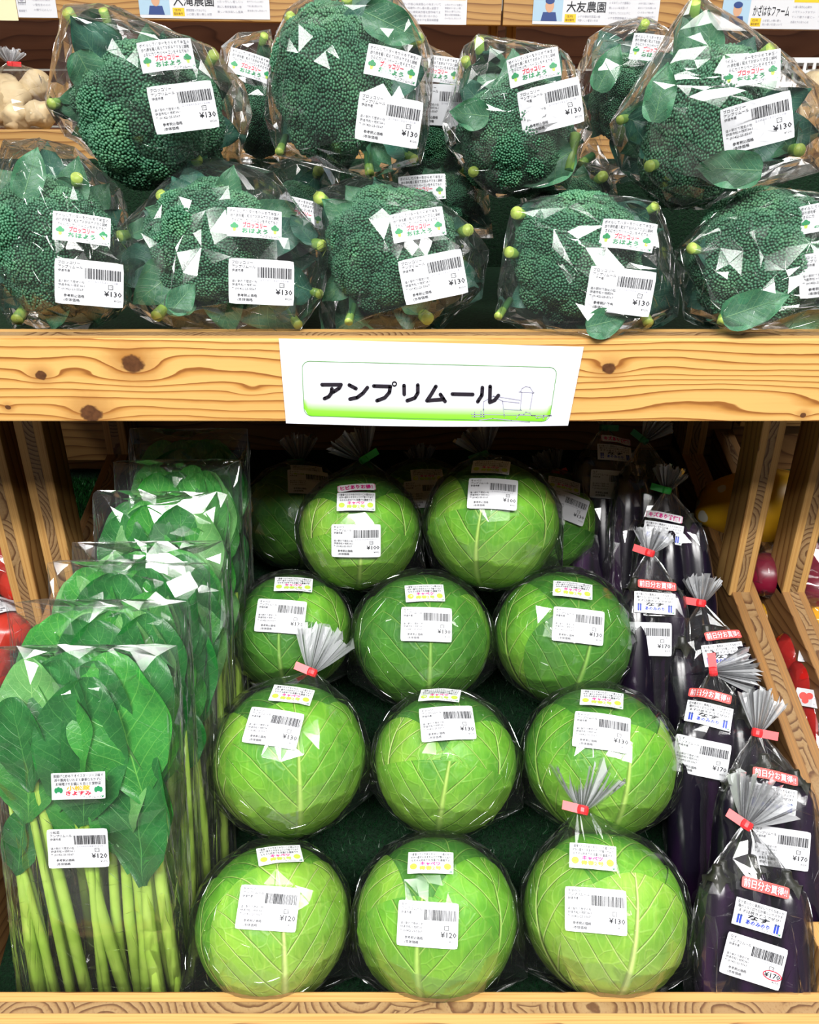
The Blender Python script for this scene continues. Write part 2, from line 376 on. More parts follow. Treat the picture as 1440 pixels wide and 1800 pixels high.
def price_label(item, price, net, code='2106015201208', circled=False):
    d = Design(60, 40.5); L, T = -30, 20.25
    def t(b, fx, fy, sz, fit=None, bold=0.0, ink='black'): d.text(b, L + fx * 60, T - fy * 40.5, sz, ink, fit, bold)
    t(item, .05, .115, 3.3, None, .004); t('アンプリムール', .05, .205, 3.3, 21.5, .006); t('伊達市産', .05, .285, 2.7, 10.5, .004)
    t('道の駅だて歴史の杜', .05, .52, 2.7, 23); t('伊達市松ヶ枝町34-1', .05, .60, 2.7, 23); t('℡ (0142)-25-5567', .05, .685, 2.7, 22, .004)
    t('参考税込価格', .13, .835, 3.1, 18, .008); t('(本体価格', .13, .93, 3.1, 14, .008)
    r = random.Random(code); x = L + .44 * 60; e = L + .965 * 60
    while x < e:
        w = r.choice([.35, .35, .7, 1.0]); [d.rect(x, T - (.405 - .235 * k / 6) * 40.5, min(x + w, e), T - (.405 - .235 * (k + 1) / 6) * 40.5, 'black', 2) for k in range(6)]; x += w + r.choice([.35, .4, .7])
    t(code, .48, .475, 2.5, 26, 0, 'gray')
    cx, cy = L + .81 * 60, T - .555 * 40.5
    d.frame(cx - 2.2, cy - 2.0, cx + 2.2, cy + 2.0, .45, 'black'); d.text('プラ', cx, cy - .9, 2.2, 'black', 3.0, align='c')
    t('¥' + price, .715, .76, 6.6, 15.5, .012); t('¥' + net + ')', .86, .87, 2.6, 6.5)
    if circled:
        for k in range(28):
            a = 2 * math.pi * k / 28; b = 2 * math.pi * (k + 1) / 28; x0, y0 = L + .845 * 60, T - .70 * 40.5
            d.poly([(x0 + 9.4 * math.cos(a), y0 + 4.6 * math.sin(a)), (x0 + 9.4 * math.cos(b), y0 + 4.6 * math.sin(b)), (x0 + 8.4 * math.cos(b), y0 + 3.7 * math.sin(b)), (x0 + 8.4 * math.cos(a), y0 + 3.7 * math.sin(a))], 'red', 3)
    return d
def name_label(lines, big1, big2, ink1, ink2, icon):
    d = Design(50, 26, r=.4)
    for k, s in enumerate(lines): d.text(s, 0, 8.6 - 3.9 * k, 3.5, 'black', 46 - 2 * k, .006, align='c')
    d.text(big1, 0, -4.0, 5.2, ink1, 22, .035, align='c'); d.text(big2, 0, -8.9, 4.9, ink2, 24, .035, align='c')
    d.text('アンプリムール', 4.0, -12.2, 2.9, 'black', 18); d.poly([(22.3, -12), (22.7, -12), (24, -9.6), (22.5, -10.4), (21.2, -9.6)], 'green', 2)
    for sx in (-1, 1):
        x = sx * 18.6; y = -4.4
        if icon == 'broccoli':
            d.poly([(x - 1.1, y - 3.6), (x + 1.1, y - 3.6), (x + 1.7, y), (x - 1.7, y)], 'lime', 1)
            for dx, dy, q in ((-2, 1, 1.7), (0, 2.4, 1.9), (2, 1, 1.7), (0, .6, 1.6)): d.disc(x + dx, y + dy, q, 'green', 2)
        elif icon == 'cabbage': d.disc(x, y - .6, 4.0, 'lime', 1, ry=3.7); d.disc(x - .8, y - 1.0, 2.2, 'yellow', 2, ry=.35)
        elif icon == 'komatsuna':
            d.rect(x - 1.6, y - 4.6, x + 1.6, y - .6, 'pale', 1)
            for dx, dy in ((-2.2, .3), (0, 1.2), (2.2, .3)): d.disc(x + dx, y + dy, 1.7, 'green', 2, ry=2.7)
        else:
            for dx in (-1.3, 1.3):
                d.rect(x + dx - 1.0, y - 5.4, x + dx + 1.0, y + 1.6, 'blue', 1); d.disc(x + dx, y - 5.4, 1.0, 'blue', 1); d.disc(x + dx, y + 1.8, 1.3, 'navy', 2, ry=.8); d.rect(x + dx - .25, y + 2, x + dx + .25, y + 3.3, 'navy', 2)
    return d
def sticker(txt, red):
    d = Design(47, 11, 'salmon' if red else 'white', r=2.2)
    if red: d.text(txt, 0, -3.2, 8.6, 'red', 43, .045, lv=1, align='c'); d.text(txt, 0, -3.2, 8.6, 'white', 43, .012, align='c')
    else:
        d.frame(-23, -5, 23, 5, .5, 'pink'); d.text(txt, 0, -2.9, 7.6, 'pink', 40, .04, align='c')
    return d
BROC = ['ボイルしてバターをからめて半生の', '炒り卵を軽く和えてお好みでマヨと胡椒', 'さらにカリカリベーコンをそえても♡']
CABT = ['一度食べたらやめられないこの柔らかさ', 'ぜひ一度そのままキャベツで食べてみて', 'もちろん炒めても浅漬けも最高です']
NASU = ['皮が柔らかく果肉はしっとりなめらか', '種が少なく切り口が美しいナスです', 'まずは焼きナスでぜひ！']
KOMA = ['厚揚げと炒めてオイスターソース味で', '卵や豚肉をいれると豪華なおかずに', 'お味噌汁やお鍋にも合うお葉野菜']
D_BN = name_label(BROC, 'ブロッコリー', 'おはよう', 'red', 'green', 'broccoli'); D_BP = price_label('ブロッコリー', '130', '120')
D_CN = name_label(CABT, 'キャベツ', '青春2号', 'pink', 'lime', 'cabbage')
D_C = {p: price_label('キャベツ', p, n, c) for p, n, c in (('130', '120', '2106003401207'), ('120', '111', '2106003401115'), ('100', '93', '2106003400937'))}
D_EN = name_label(NASU, 'なす', 'あのみのり', 'black', 'blue', 'eggplant'); D_EP = price_label('なす', '170', '157'); D_EPC = price_label('なす', '170', '157', '2106003501570', True)
D_KN = name_label(KOMA, '小松菜', 'きよすみ', 'orange', 'red', 'komatsuna'); D_KP = price_label('小松菜', '120', '111', '2106004401119')
D_RED = sticker('前日分お買得!!', True); D_PINK = sticker('キズあり特価！', False); D_CRACK = sticker('ヒビありお得！', False)

def rounded(w, h, r, n=4):
    P = []
    for cx, cy, a0 in ((w / 2 - r, h / 2 - r, 0), (-w / 2 + r, h / 2 - r, 90), (-w / 2 + r, -h / 2 + r, 180), (w / 2 - r, -h / 2 + r, 270)):
        for k in range(n + 1):
            a = math.radians(a0 + 90 * k / n); P.append((cx + r * math.cos(a), cy + r * math.sin(a)))
    return P
def print_mesh(name, d, fmap, parent, nx=16, ny=12, thick=0.0002):
    """d mapped onto a surface by fmap(u_mm, v_mm, lift_m)"""
    V, Fc, ids, mats, idx = [], [], [], [], {}
    def slot(k):
        if k not in idx: idx[k] = len(mats); mats.append(INK[k])
        return idx[k]
    # paper: grid with corners pulled in to round them
    p = slot(d.paper)
    for side in (0, 1):
        b0 = len(V)
        for i in range(nx + 1):
            for j in range(ny + 1):
                u, v = (i / nx - .5) * d.w, (j / ny - .5) * d.h
                du, dv = abs(u) - (d.w / 2 - d.r), abs(v) - (d.h / 2 - d.r)
                if du > 0 and dv > 0:
                    q = math.hypot(du, dv)
                    if q > d.r: u -= math.copysign(du * (1 - d.r / q), u); v -= math.copysign(dv * (1 - d.r / q), v)
                V.append(fmap(u, v, thick if side == 0 else 0.0))
        for i in range(nx):
            for j in range(ny):
                a = b0 + i * (ny + 1) + j; f = [a, a + ny + 1, a + ny + 2, a + 1]
                Fc.append(f if side == 0 else f[::-1]); ids.append(p)
    for v2, fs, ink, lv in d.items:
        b0 = len(V); k = slot(ink)
        V.extend(fmap(x, y, thick + 0.0002 * lv) for x, y in v2)
        for f in fs: Fc.append([b0 + q for q in f]); ids.append(k)
    return mesh_obj(name, V, Fc, mats, parent, ids)
def surface_map(bvh, px, py, rot, w_mm, h_mm, scale=1.0, yaw=0.0, lift=0.0014, flat=0.35):
    """wrap a label over the film where the view ray of a pixel meets it"""
    r = ray(px, py).normalized(); hit, nrm, _, _ = bvh.ray_cast(CAM, r)
    if hit is None: hit, nrm, _, _ = bvh.find_nearest(CAM + r * 0.9)
    if nrm.dot(r) > 0: nrm = -nrm
    n = (nrm * (1 - flat) - r * flat).normalized()
    # average the surface normal over the label's footprint
    up = (VU - n * VU.dot(n)).normalized(); rt = up.cross(n) * -1 if up.cross(n).x < 0 else up.cross(n)
    c, s = math.cos(rot), math.sin(rot); tu = rt * c + up * s; tv = up * c - rt * s
    nx, ny = 9, 7; H = np.zeros((nx, ny)); su, sv = w_mm * scale / 1000, h_mm * scale / 1000
    for i in range(nx):
        for j in range(ny):
            o = hit + tu * ((i / (nx - 1) - .5) * su * 1.02) + tv * ((j / (ny - 1) - .5) * sv * 1.02)
            q, _, _, dist = bvh.ray_cast(o + n * 0.05, -n, 0.1)
            H[i, j] = 0.05 - dist if q is not None else np.nan
    if np.isnan(H).all(): H[:] = 0
    H[np.isnan(H)] = np.nanmin(H)
    H = np.maximum(H, -0.02)
    for _ in range(5):
        P = np.pad(H, 1, mode='edge'); S = (P[:-2, 1:-1] + P[2:, 1:-1] + P[1:-1, :-2] + P[1:-1, 2:]) / 4; H = np.maximum(H, S)
    def fmap(u, v, lft):
        a = min(max(u / w_mm + .5, 0), 1) * (nx - 1); b = min(max(v / h_mm + .5, 0), 1) * (ny - 1)
        i, j = min(int(a), nx - 2), min(int(b), ny - 2); fa, fb = a - i, b - j
        h = H[i, j] * (1 - fa) * (1 - fb) + H[i + 1, j] * fa * (1 - fb) + H[i, j + 1] * (1 - fa) * fb + H[i + 1, j + 1] * fa * fb
        return hit + tu * (u * scale / 1000) + tv * (v * scale / 1000) + n * (h + lift + lft)
    return fmap
def stick(parent, bvh, name, d, px, py, deg, wpx=None, Z=None, scale=1.0, flat=0.35):
    return print_mesh(name, d, surface_map(bvh, px, py, math.radians(deg), d.w, d.h, scale, flat=flat), parent)

# ------------------------------------------------------------------ film bags
def hull(points, max_edge=0.011):
    bm = bmesh.new()
    for p in points: bm.verts.new(p)
    r = bmesh.ops.convex_hull(bm, input=bm.verts[:])
    junk = [g for g in r['geom_interior'] + r['geom_unused'] if isinstance(g, bmesh.types.BMVert)]
    bmesh.ops.delete(bm, geom=list(set(junk)), context='VERTS')
    loose = [v for v in bm.verts if not v.link_faces]
    if loose: bmesh.ops.delete(bm, geom=loose, context='VERTS')
    bmesh.ops.recalc_face_normals(bm, faces=bm.faces[:])
    return bm
def film_from_hull(name, bm, parent, mat, amp=0.003, max_edge=0.03, seed=0, crease=0.0009, pinch=1.0):
    """the bag: the hull broken into flat facets, pushed in here and there, with thin rounded creases between them"""
    r = random.Random(seed * 31 + 5)
    bmesh.ops.remove_doubles(bm, verts=bm.verts[:], dist=0.0035)
    for _ in range(3):
        long = [e for e in bm.edges if e.calc_length() > max_edge * (1.6 if r.random() < .5 else 1.0)]
        if not long: break
        bmesh.ops.subdivide_edges(bm, edges=long, cuts=1); bmesh.ops.triangulate(bm, faces=bm.faces[:])
    bm.normal_update()
    mv = []
    for v in bm.verts:
        l = min(e.calc_length() for e in v.link_edges)
        j = Vector((r.uniform(-1, 1), r.uniform(-1, 1), r.uniform(-1, 1))) * l * .22; j -= v.normal * j.dot(v.normal)
        mv.append(j - v.normal * (amp * r.random() ** 1.6))
    for v, d in zip(bm.verts, mv): v.co += d
    bm.normal_update()
    ed = [e for e in bm.edges if len(e.link_faces) == 2 and e.calc_face_angle(0) > .03 and e.calc_length() > .003]
    res = bmesh.ops.bevel(bm, geom=ed, offset=crease, segments=1, affect='EDGES', clamp_overlap=True)
    strips = set(res['faces'])
    for f in bm.faces: f.smooth = False
    strips = [f for f in strips if f.is_valid]; r.shuffle(strips)
    for k, off in enumerate((.0011, .0006, .0003, -.0004, -.0008)):          # pinched folds along the creases
        part = strips[k::5]
        if part: bmesh.ops.poke(bm, faces=part, offset=off * pinch, center_mode='MEAN')
    for f in bm.faces: f.smooth = False
    me = bpy.data.meshes.new(name); base = parent.location
    for v in bm.verts: v.co -= base
    bm.to_mesh(me); bm.free(); me.materials.append(mat)
    return link(bpy.data.objects.new(name, me), parent)
def bvh_of(bm):
    bm.verts.ensure_lookup_table(); bm.faces.ensure_lookup_table(); return BVHTree.FromBMesh(bm)
def film_tail(parent, base, d, length, spread, seed=0, tape=TAPE_RED, flag=1, tw=0.007, n=46):
    """gathered film above a tie: a pleated fan, and the band that closes it"""
    base = Vector(base); d = Vector(d).normalized(); view = (CAM - base).normalized()
    side = d.cross(view).normalized(); nrm = side.cross(d); r = random.Random(seed); V = []
    m = 8; ph = [r.uniform(-1, 1) for _ in range(n)]; ln = [r.uniform(.82, 1.08) for _ in range(n)]
    for i in range(n):
        a = (i / (n - 1) - .5) * 2; z = 1 if i % 2 else -1
        for j in range(m):
            t = j / (m - 1); wd = 0.0035 + spread * t ** 0.85
            V.append(base + d * (length * ln[i] * t * (1 - 0.22 * a * a)) + side * (a * wd + 0.004 * ph[i] * t) + nrm * (z * (0.0016 + 0.0042 * t) + 0.010 * ph[(i * 7) % n] * t * t + 0.010 * math.sin(3 * a + seed) * t))
    mesh_obj('film_tail', V, grid_faces(n, m), FILM_TAIL, parent)
    V, Fc = tube([base - d * 0.0045, base - d * .002, base + d * 0.002, base + d * 0.0045], [0.0058, 0.0066, 0.0066, 0.0058], 12)
    t0 = len(V); w = tw * .65; s = side * flag
    for k in range(2):
        o = nrm * (0.0006 * (1 - 2 * k) + 0.003)
        V += [base + o - d * w, base + o + d * w, base + o + d * (w + .001) + s * 0.021, base + o - d * (w - .001) + s * 0.021]
    Fc += [[t0, t0 + 1, t0 + 2, t0 + 3], [t0 + 7, t0 + 6, t0 + 5, t0 + 4], [t0 + 2, t0 + 6, t0 + 7, t0 + 3], [t0 + 1, t0 + 5, t0 + 6, t0 + 2], [t0 + 3, t0 + 7, t0 + 4, t0]]
    mesh_obj('closure_tape', V, Fc, tape, parent)
# ------------------------------------------------------------------ setting
def structure(name, x0, x1, y0, y1, z0, z1, mat):
    o = box(name, x0, x1, y0, y1, z0, z1, mat, bevel=0); o['kind'] = 'structure'; return o
structure('floor', -3.5, 3.5, -3.5, 3.6, -0.05, 0.0, plain('shop_floor', (0.30, 0.29, 0.27), 0.4))
structure('wall_back', -3.5, 3.5, 3.5, 3.6, 0.0, 3.2, plain('wall_paint', (0.55, 0.52, 0.46), 0.7))

# ------------------------------------------------------------------ display stand
KN = []
for px, py, A, sx, sz, r in ((233, 640, 1.6, .030, .011, .0098), (72, 660, 1.1, .018, .007, .0052), (160, 727, 1.0, .028, .010, .0098), (442, 687, .8, .018, .006, .0),
                             (215, 668, 1.2, .060, .010, 0), (1070, 648, 1.2, .024, .008, .0062), (1412, 730, .4, .01, .004, .0030), (1270, 690, -1.7, .10, .018, 0),
                             (560, 660, 1.3, .09, .013, 0), (14, 716, .3, .008, .004, .0026), (850, 700, -1.2, .11, .012, 0)):
    q = at_y(px, py, 0.773); KN.append((q.x - 0.0, q.z - 1.1065, A, sx, sz, r))
BEAM = knot_wood('knotty_pine', KN, 118.0, BASEW, DARKW, LINEW)
RIM0, RIMT = (0.681, 0.640), 0.3223
def rim_z(y): return RIM0[1] + (y - RIM0[0]) * RIMT

stand = thing('display_stand', (0, 0.75, 0), 'knotty pine display stand with a wide front beam over a tilted cabbage bin', 'display stand')
box('front_beam', -0.70, 0.70, 0.773, 0.812, 1.065, 1.148, [BEAM, PE[(1, 0)]], stand, [0, 0, 0, 0, 0, 1], .0018)
box('shelf_board', -0.70, 0.70, 0.813, 1.36, 1.085, 1.105, W[0], stand)
box('shelf_back', -0.70, 0.70, 1.361, 1.385, 1.085, 1.27, TURF, stand)  # dark turf colour stands in for the darkness behind the lower row
def side_panel(parent, x0, x1, y0=0.50, y1=1.325):
    ym = (y0 + y1) / 2; zt = rim_z(ym)
    o = box('side_panel', x0, x1, y0, y1, zt - 0.26, zt, [WD[1], PE_SHADED], parent, [0, 0, 0, 0, 0, 1], .0015, RIMT); return o
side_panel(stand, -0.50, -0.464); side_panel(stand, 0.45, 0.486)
def post(parent, x0, x1, y0, y1, z0, z1, name='post'):
    return box(name, x0, x1, y0, y1, z0, z1, [W[2], PE[(0, 2)], W[2]], parent, [2, 2, 1, 0, 0, 0], .0018)
for x0, x1 in ((-0.50, -0.464), (0.45, 0.486)):
    xa, xb = (x0, x1) if x0 < 0 else (0.446, 0.476)
    post(stand, xa, xb, 0.98, 1.035, rim_z(0.98) - .006, 1.085)
    post(stand, x0, x1, 1.262, 1.322, rim_z(1.262) - .006, 1.085)
    for y0 in (0.56, 1.24):
        box('leg', x0, x1, y0, y0 + 0.06, 0.0, rim_z(y0) - 0.262, W[2], stand)
box('bin_front_panel', -0.50, 0.486, 0.489, 0.5215, 0.33, 0.557, [W[0], PE[(1, 0)]], stand, [0, 0, 0, 0, 0, 1], .0015)
box('corner_block', 0.410, 0.449, 0.528, 0.575, 0.36, 0.590, [W[2], PE[(0, 1)]], stand, [0, 0, 0, 0, 0, 1], .0015)
def bin_floor(parent, name, x0, x1, drop, mat, th, y0=0.523, y1=1.325):
    ym = (y0 + y1) / 2; return box(name, x0, x1, y0, y1, bed_z(ym) - drop - th, bed_z(ym) - drop, mat, parent, None, 0, BEDT)
bin_floor(stand, 'bin_floor', -0.463, 0.449, 0.007, W[1], 0.02)
box('back_panel', -0.5005, 0.5515, 1.327, 1.350, 0.62, 1.084, WD[0], stand)

def turf(name, x0, x1, drop, label, y0=0.525, y1=1.322, blades=0, bx=(0, 0), by=(0, 0)):
    t = bin_floor(None, name, x0, x1, drop, TURF, 0.005, y0, y1)
    tag(t, label, 'turf mat')
    if blades:
        r = random.Random(5); V, Fc = [], []
        for k in range(blades):
            x, y = r.uniform(*bx), r.uniform(*by); z = bed_z(y) - drop; a = r.uniform(0, 6.28); h = r.uniform(.006, .011); w = .0007
            dx, dy = math.cos(a) * w, math.sin(a) * w; lx, ly = r.gauss(0, .0035), r.gauss(0, .0035); i = len(V)
            V += [(x - dx, y - dy, z), (x + dx, y + dy, z), (x + lx, y + ly, z + h)]; Fc.append([i, i + 1, i + 2])
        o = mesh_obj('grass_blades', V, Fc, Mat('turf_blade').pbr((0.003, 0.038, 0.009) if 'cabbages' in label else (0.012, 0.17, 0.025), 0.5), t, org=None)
        o.location = (0, 0, 0)
        me = o.data; off = t.location
        co = np.array(V) - np.array(off) ; me.vertices.foreach_set('co', co.ravel()); o['kind'] = 'stuff'
    return t
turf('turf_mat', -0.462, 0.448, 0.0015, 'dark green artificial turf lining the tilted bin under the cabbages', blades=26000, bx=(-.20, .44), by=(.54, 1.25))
tm = box('turf_mat', -0.69, 0.69, 0.815, 1.355, 1.106, 1.112, TURF, None, None, 0)
tag(tm, 'dark green artificial turf on the upper shelf under the bagged broccoli', 'turf mat')

for side, lab in ((-1, 'neighbouring pine stand on the left, with a tomato bin'), (1, 'neighbouring pine stand on the right, with a red and yellow vegetable bin')):
    st = thing('display_stand', (side * 0.85, 0.75, 0), lab, 'display stand')
    x0, x1 = (-0.556, -0.52) if side < 0 else (0.520, 0.552)
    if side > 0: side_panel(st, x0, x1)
    post(st, x0, x1, 0.98, 1.035, rim_z(0.98) - .006 if side > 0 else bed_z(0.98) - .03, 1.085)
    e0, e1 = (-1.25, -.5565) if False else (-1.25, -.502) if side < 0 else (x1 + .001, 1.25)
    bin_floor(st, 'bin_floor', e0, e1, 0.045, W[1], 0.02)
    box('back_panel', e0, e1 if side < 0 else 1.25, 1.327, 1.350, 0.60, 1.084, W[0] if side < 0 else WD[0], st)
    box('back_rail', e0, e1, 1.300, 1.326, 0.862, 0.99, W[0], st) if side > 0 else box('back_rail', e0, e1, 1.30, 1.326, 0.80, 0.90, W[0], st)
    box('bin_front_panel', e0, e1, 0.489, 0.5215, 0.33, 0.557, W[0], st)
    for y0 in (0.56, 1.24): box('leg', x0, x1, y0, y0 + 0.06, 0.0, rim_z(y0) - 0.262 if side > 0 else bed_z(y0) - .075, W[2], st)
    px0, px1 = (-1.25, -1.214) if side < 0 else (1.214, 1.25)
    for y0 in (0.60, 1.24): box('leg', px0, px1, y0, y0 + 0.06, 0.0, bed_z(y0) - 0.075, W[2], st)
turf('turf_mat', -1.24, -0.504, 0.038, 'bright green artificial turf sloping behind the tomatoes at the left edge', blades=22000, bx=(-.78, -.505), by=(1.0, 1.30))
turf('turf_mat', 0.554, 1.24, 0.038, 'green artificial turf under the yellow and red packs at the right edge')

# ------------------------------------------------------------------ paper sign on the beam
def sign():
    Y = 0.7722
    root = thing('paper_sign', at_y(757, 672, Y), 'white paper sign with black rounded katakana and a green farm print, taped on the beam', 'sign')
    zx = lambda x, y: (480 + x / 2.4828, 560 + y / 2.4828)
    def pt(x, y, lift=0.0): return at_y(*zx(x, y), Y - lift)
    TL, TR, BR, BL = (25, 87), (1357, 123), (1288, 467), (57, 457)
    V, n, m = [], 25, 9
    def paper(s, t):
        x = (TL[0] * (1 - s) + TR[0] * s) * (1 - t) + (BL[0] * (1 - s) + BR[0] * s) * t; y = (TL[1] * (1 - s) + TR[1] * s) * (1 - t) + (BL[1] * (1 - s) + BR[1] * s) * t
        return x, y + 10 * math.sin(math.pi * s) * t * .9
    for lift in (0.0005, 0.0001):
        for i in range(n):
            for j in range(m): V.append(pt(*paper(i / (n - 1), j / (m - 1)), lift))
    g = grid_faces(n, m)
    mesh_obj('paper_sheet', V, [f[::-1] for f in g] + [[q + n * m for q in f] for f in g], plain('sign_paper', (0.68, 0.70, 0.77), 0.5, 0.3), root)
    def stroke(pts, w, V, Fc, lift):
        for (x0, y0), (x1, y1) in zip(pts, pts[1:]):
            L = math.hypot(x1 - x0, y1 - y0) or 1; nx, ny = -(y1 - y0) / L * w / 2, (x1 - x0) / L * w / 2; i = len(V)
            V += [pt(x0 + nx, y0 + ny, lift), pt(x0 - nx, y0 - ny, lift), pt(x1 - nx, y1 - ny, lift), pt(x1 + nx, y1 + ny, lift)]; Fc.append([i, i + 1, i + 2, i + 3])
        for x, y in pts:
            i = len(V); V.extend(pt(x + w / 2 * math.cos(k * math.pi / 8), y + w / 2 * math.sin(k * math.pi / 8), lift) for k in range(16)); Fc.append(list(range(i, i + 16)))
    def strokes(name, lst, w, mat, lift):
        V, Fc = [], []
        for s in lst: stroke(s, w, V, Fc, lift)
        mesh_obj(name, V, Fc, mat, root)
    # green ground fading upward inside the frame
    def rr(x0, y0, x1, y1, r, sk=0.0):
        P = []
        for cx, cy, a0 in ((x1 - r, y0 + r, -90), (x1 - r, y1 - r, 0), (x0 + r, y1 - r, 90), (x0 + r, y0 + r, 180)):
            for k in range(7):
                a = math.radians(a0 + 15 * k); P.append((cx + r * math.cos(a), cy + r * math.sin(a)))
        return P
    def warp(p):                                   # frame drawn on a 0..1 sheet
        s, t = p; top = (126 + (1242 - 126) * s, 185 + 28 * s + 2 * math.sin(3 * s)); bot = (136 + (1206 - 136) * s, 424 + 25 * s + 7 * math.sin(math.pi * s))
        return (top[0] * (1 - t) + bot[0] * t, top[1] * (1 - t) + bot[1] * t)
    ring = [warp((max(0, min(1, x / 1110)), max(0, min(1, y / 240)))) for x, y in rr(0, 0, 1110, 240, 34)]
    V, Fc = [], []
    gm = Mat('printed_green_fade'); z = gm.xyz(gm.uv())[1]
    gm.pbr(gm.ramp(z, [(0.0, (0.17, 0.55, 0.015)), (0.35, (0.24, 0.62, 0.05)), (1.0, (0.68, 0.70, 0.77))]), 0.5, None, 0.3)
    uv = []; N = 60
    for i in range(N + 1):
        s = i / N; e = min(s, 1 - s) * 1110
        tb = 1.0 - (34 - math.sqrt(max(34 ** 2 - (34 - e) ** 2, 0))) / 240 if e < 34 else 1.0
        for t in (0.70, tb): V.append(pt(*warp((s, t)), 0.0007)); uv.append((s, (tb - t) / .3 if t < tb else 0.0))
    mesh_obj('printed_ground', V, grid_faces(N + 1, 2), gm.m, root, uvs=uv)
    strokes('printed_frame', [ring + [ring[0]]], 2.6, plain('ink_frame_green', (0.10, 0.30, 0.06), 0.5, 0.3), 0.0009)
    farm = [[(866, 418), (1215, 424)], [(880, 408), (880, 432)], [(908, 405), (908, 430)], [(868, 428), (925, 428)], [(918, 400), (920, 362), (962, 338), (1002, 360), (1010, 428)], [(920, 430), (920, 395)],
            [(962, 338), (1078, 356)], [(1002, 360), (1075, 368)], [(1010, 396), (1085, 400)], [(1086, 322), (1080, 398)], [(1134, 326), (1122, 396)], [(1074, 320), (1140, 324)],
            [(1080, 320), (1088, 304), (1104, 296), (1122, 300), (1136, 322)], [(1062, 436), (1075, 418), (1095, 418), (1104, 408), (1122, 412), (1130, 424), (1145, 424), (1152, 436)],
            [(900, 444), (960, 436), (1040, 444), (1120, 452)], [(1155, 434), (1215, 422)], [(1182, 420), (1180, 440)]]
    strokes('farm_drawing', farm, 3.4, plain('ink_lavender_gray', (0.33, 0.32, 0.42), 0.5, 0.3), 0.0010)
    kana = [[(214, 288), (297, 288), (289, 303), (263, 320)], [(257, 306), (254, 326), (244, 340), (225, 349)], [(333, 290), (362, 305)], [(336, 351), (368, 344), (393, 325), (412, 301)],
            [(440, 294), (512, 296), (508, 322), (488, 345), (454, 358)], [(572, 292), (573, 330)], [(632, 290), (632, 325), (619, 346), (586, 358)], [(711, 296), (691, 330), (672, 358), (744, 352)], [(731, 331), (751, 361)],
            [(783, 329), (872, 331)], [(914, 301), (912, 334), (894, 362)], [(948, 296), (946, 365), (968, 356), (984, 335)]]
    kana.append([(530 + 9 * math.cos(k * math.pi / 6), 285 + 9 * math.sin(k * math.pi / 6)) for k in range(13)])
    strokes('lettering', kana[:-1], 16.0, plain('sign_ink', (0.012, 0.008, 0.016), 0.45), 0.0012); strokes('lettering', kana[-1:], 5.5, bpy.data.materials['sign_ink'], 0.0012)
sign()

# ------------------------------------------------------------------ broccoli
def ico(sub):
    bm = bmesh.new(); bmesh.ops.create_icosphere(bm, subdivisions=sub, radius=1.0)
    v = np.array([x.co[:] for x in bm.verts]); f = np.array([[q.index for q in x.verts] for x in bm.faces]); bm.free(); return v, f
ICO1, ICO2 = ico(1), ico(3)
def fib(n, seed=0):
    k = np.arange(n) + .5; ph = np.arccos(1 - 2 * k / n); th = np.pi * (1 + 5 ** .5) * k + seed
    return np.stack([np.cos(th) * np.sin(ph), np.sin(th) * np.sin(ph), np.cos(ph)], 1)
def crown_meshes(seed, R=0.066):
    """head of a broccoli, axis +z: knobbly florets covered with buds"""
    g = np.random.default_rng(seed); d = fib(30, seed); d = d[d[:, 2] > -0.25]
    C = [(np.array([0, 0, 0.0]), R * .70)]
    for p in d:
        q = p * np.array([R * .60, R * .60, R * .50]) * (1 + g.uniform(-.05, .05)); C.append((q, R * g.uniform(.40, .46)))
    for k in range(6):
        a = g.uniform(0, 6.28); C.append((np.array([math.cos(a) * R * .80, math.sin(a) * R * .80, g.uniform(-.35, .1) * R]), R * g.uniform(.20, .27)))
    BV, BF, SV, SF = [], [], [], []; nb = 0; ns = 0
    for i, (c, r) in enumerate(C):
        SV.append(ICO2[0] * r * .97 + c); SF.append(ICO2[1] + ns); ns += len(ICO2[0])
        n = int(4 * math.pi * r * r / (0.0031 ** 2 * .88)); P = c + fib(n, i * 1.7 + seed) * r * (1 + g.normal(0, .012, (n, 1)))
        ok = np.ones(n, bool)
        for j, (c2, r2) in enumerate(C):
            if j != i: ok &= np.linalg.norm(P - c2, axis=1) > r2 * .985
        ok &= P[:, 2] > -R * .62
        for q in P[ok]:
            s = g.uniform(.00142, .00198); BV.append(ICO1[0] * s * g.uniform(.88, 1.1, 3) + q + g.normal(0, .0003, 3)); BF.append(ICO1[1] + nb); nb += len(ICO1[0])
    SV = np.concatenate(SV); SF = np.concatenate(SF); BV = np.concatenate(BV); BF = np.concatenate(BF)
    stem = tube([(0, 0, -R * .2), (0, 0, -R * .6), (0, 0, -R * 1.0)], [R * .42, R * .30, R * .27], 14)
    V = np.concatenate([BV, SV, np.array([v[:] for v in stem[0]])]); o = len(BV) + len(SV)
    faces = BF.tolist() + (SF + len(BV)).tolist() + [[q + o for q in f] for f in stem[1]]
    ids = [0] * len(BF) + [1] * len(SF) + [2] * len(stem[1])
    me = bpy.data.meshes.new('broccoli_crown'); me.from_pydata(V.tolist(), [], faces)
    for m in (BUD, CROWN, STALK): me.materials.append(m)
    me.polygons.foreach_set('material_index', np.array(ids, np.int32)); me.polygons.foreach_set('use_smooth', np.ones(len(ids), bool)); me.update(); return me
CROWNS = [crown_meshes(s) for s in (3, 8, 14)]

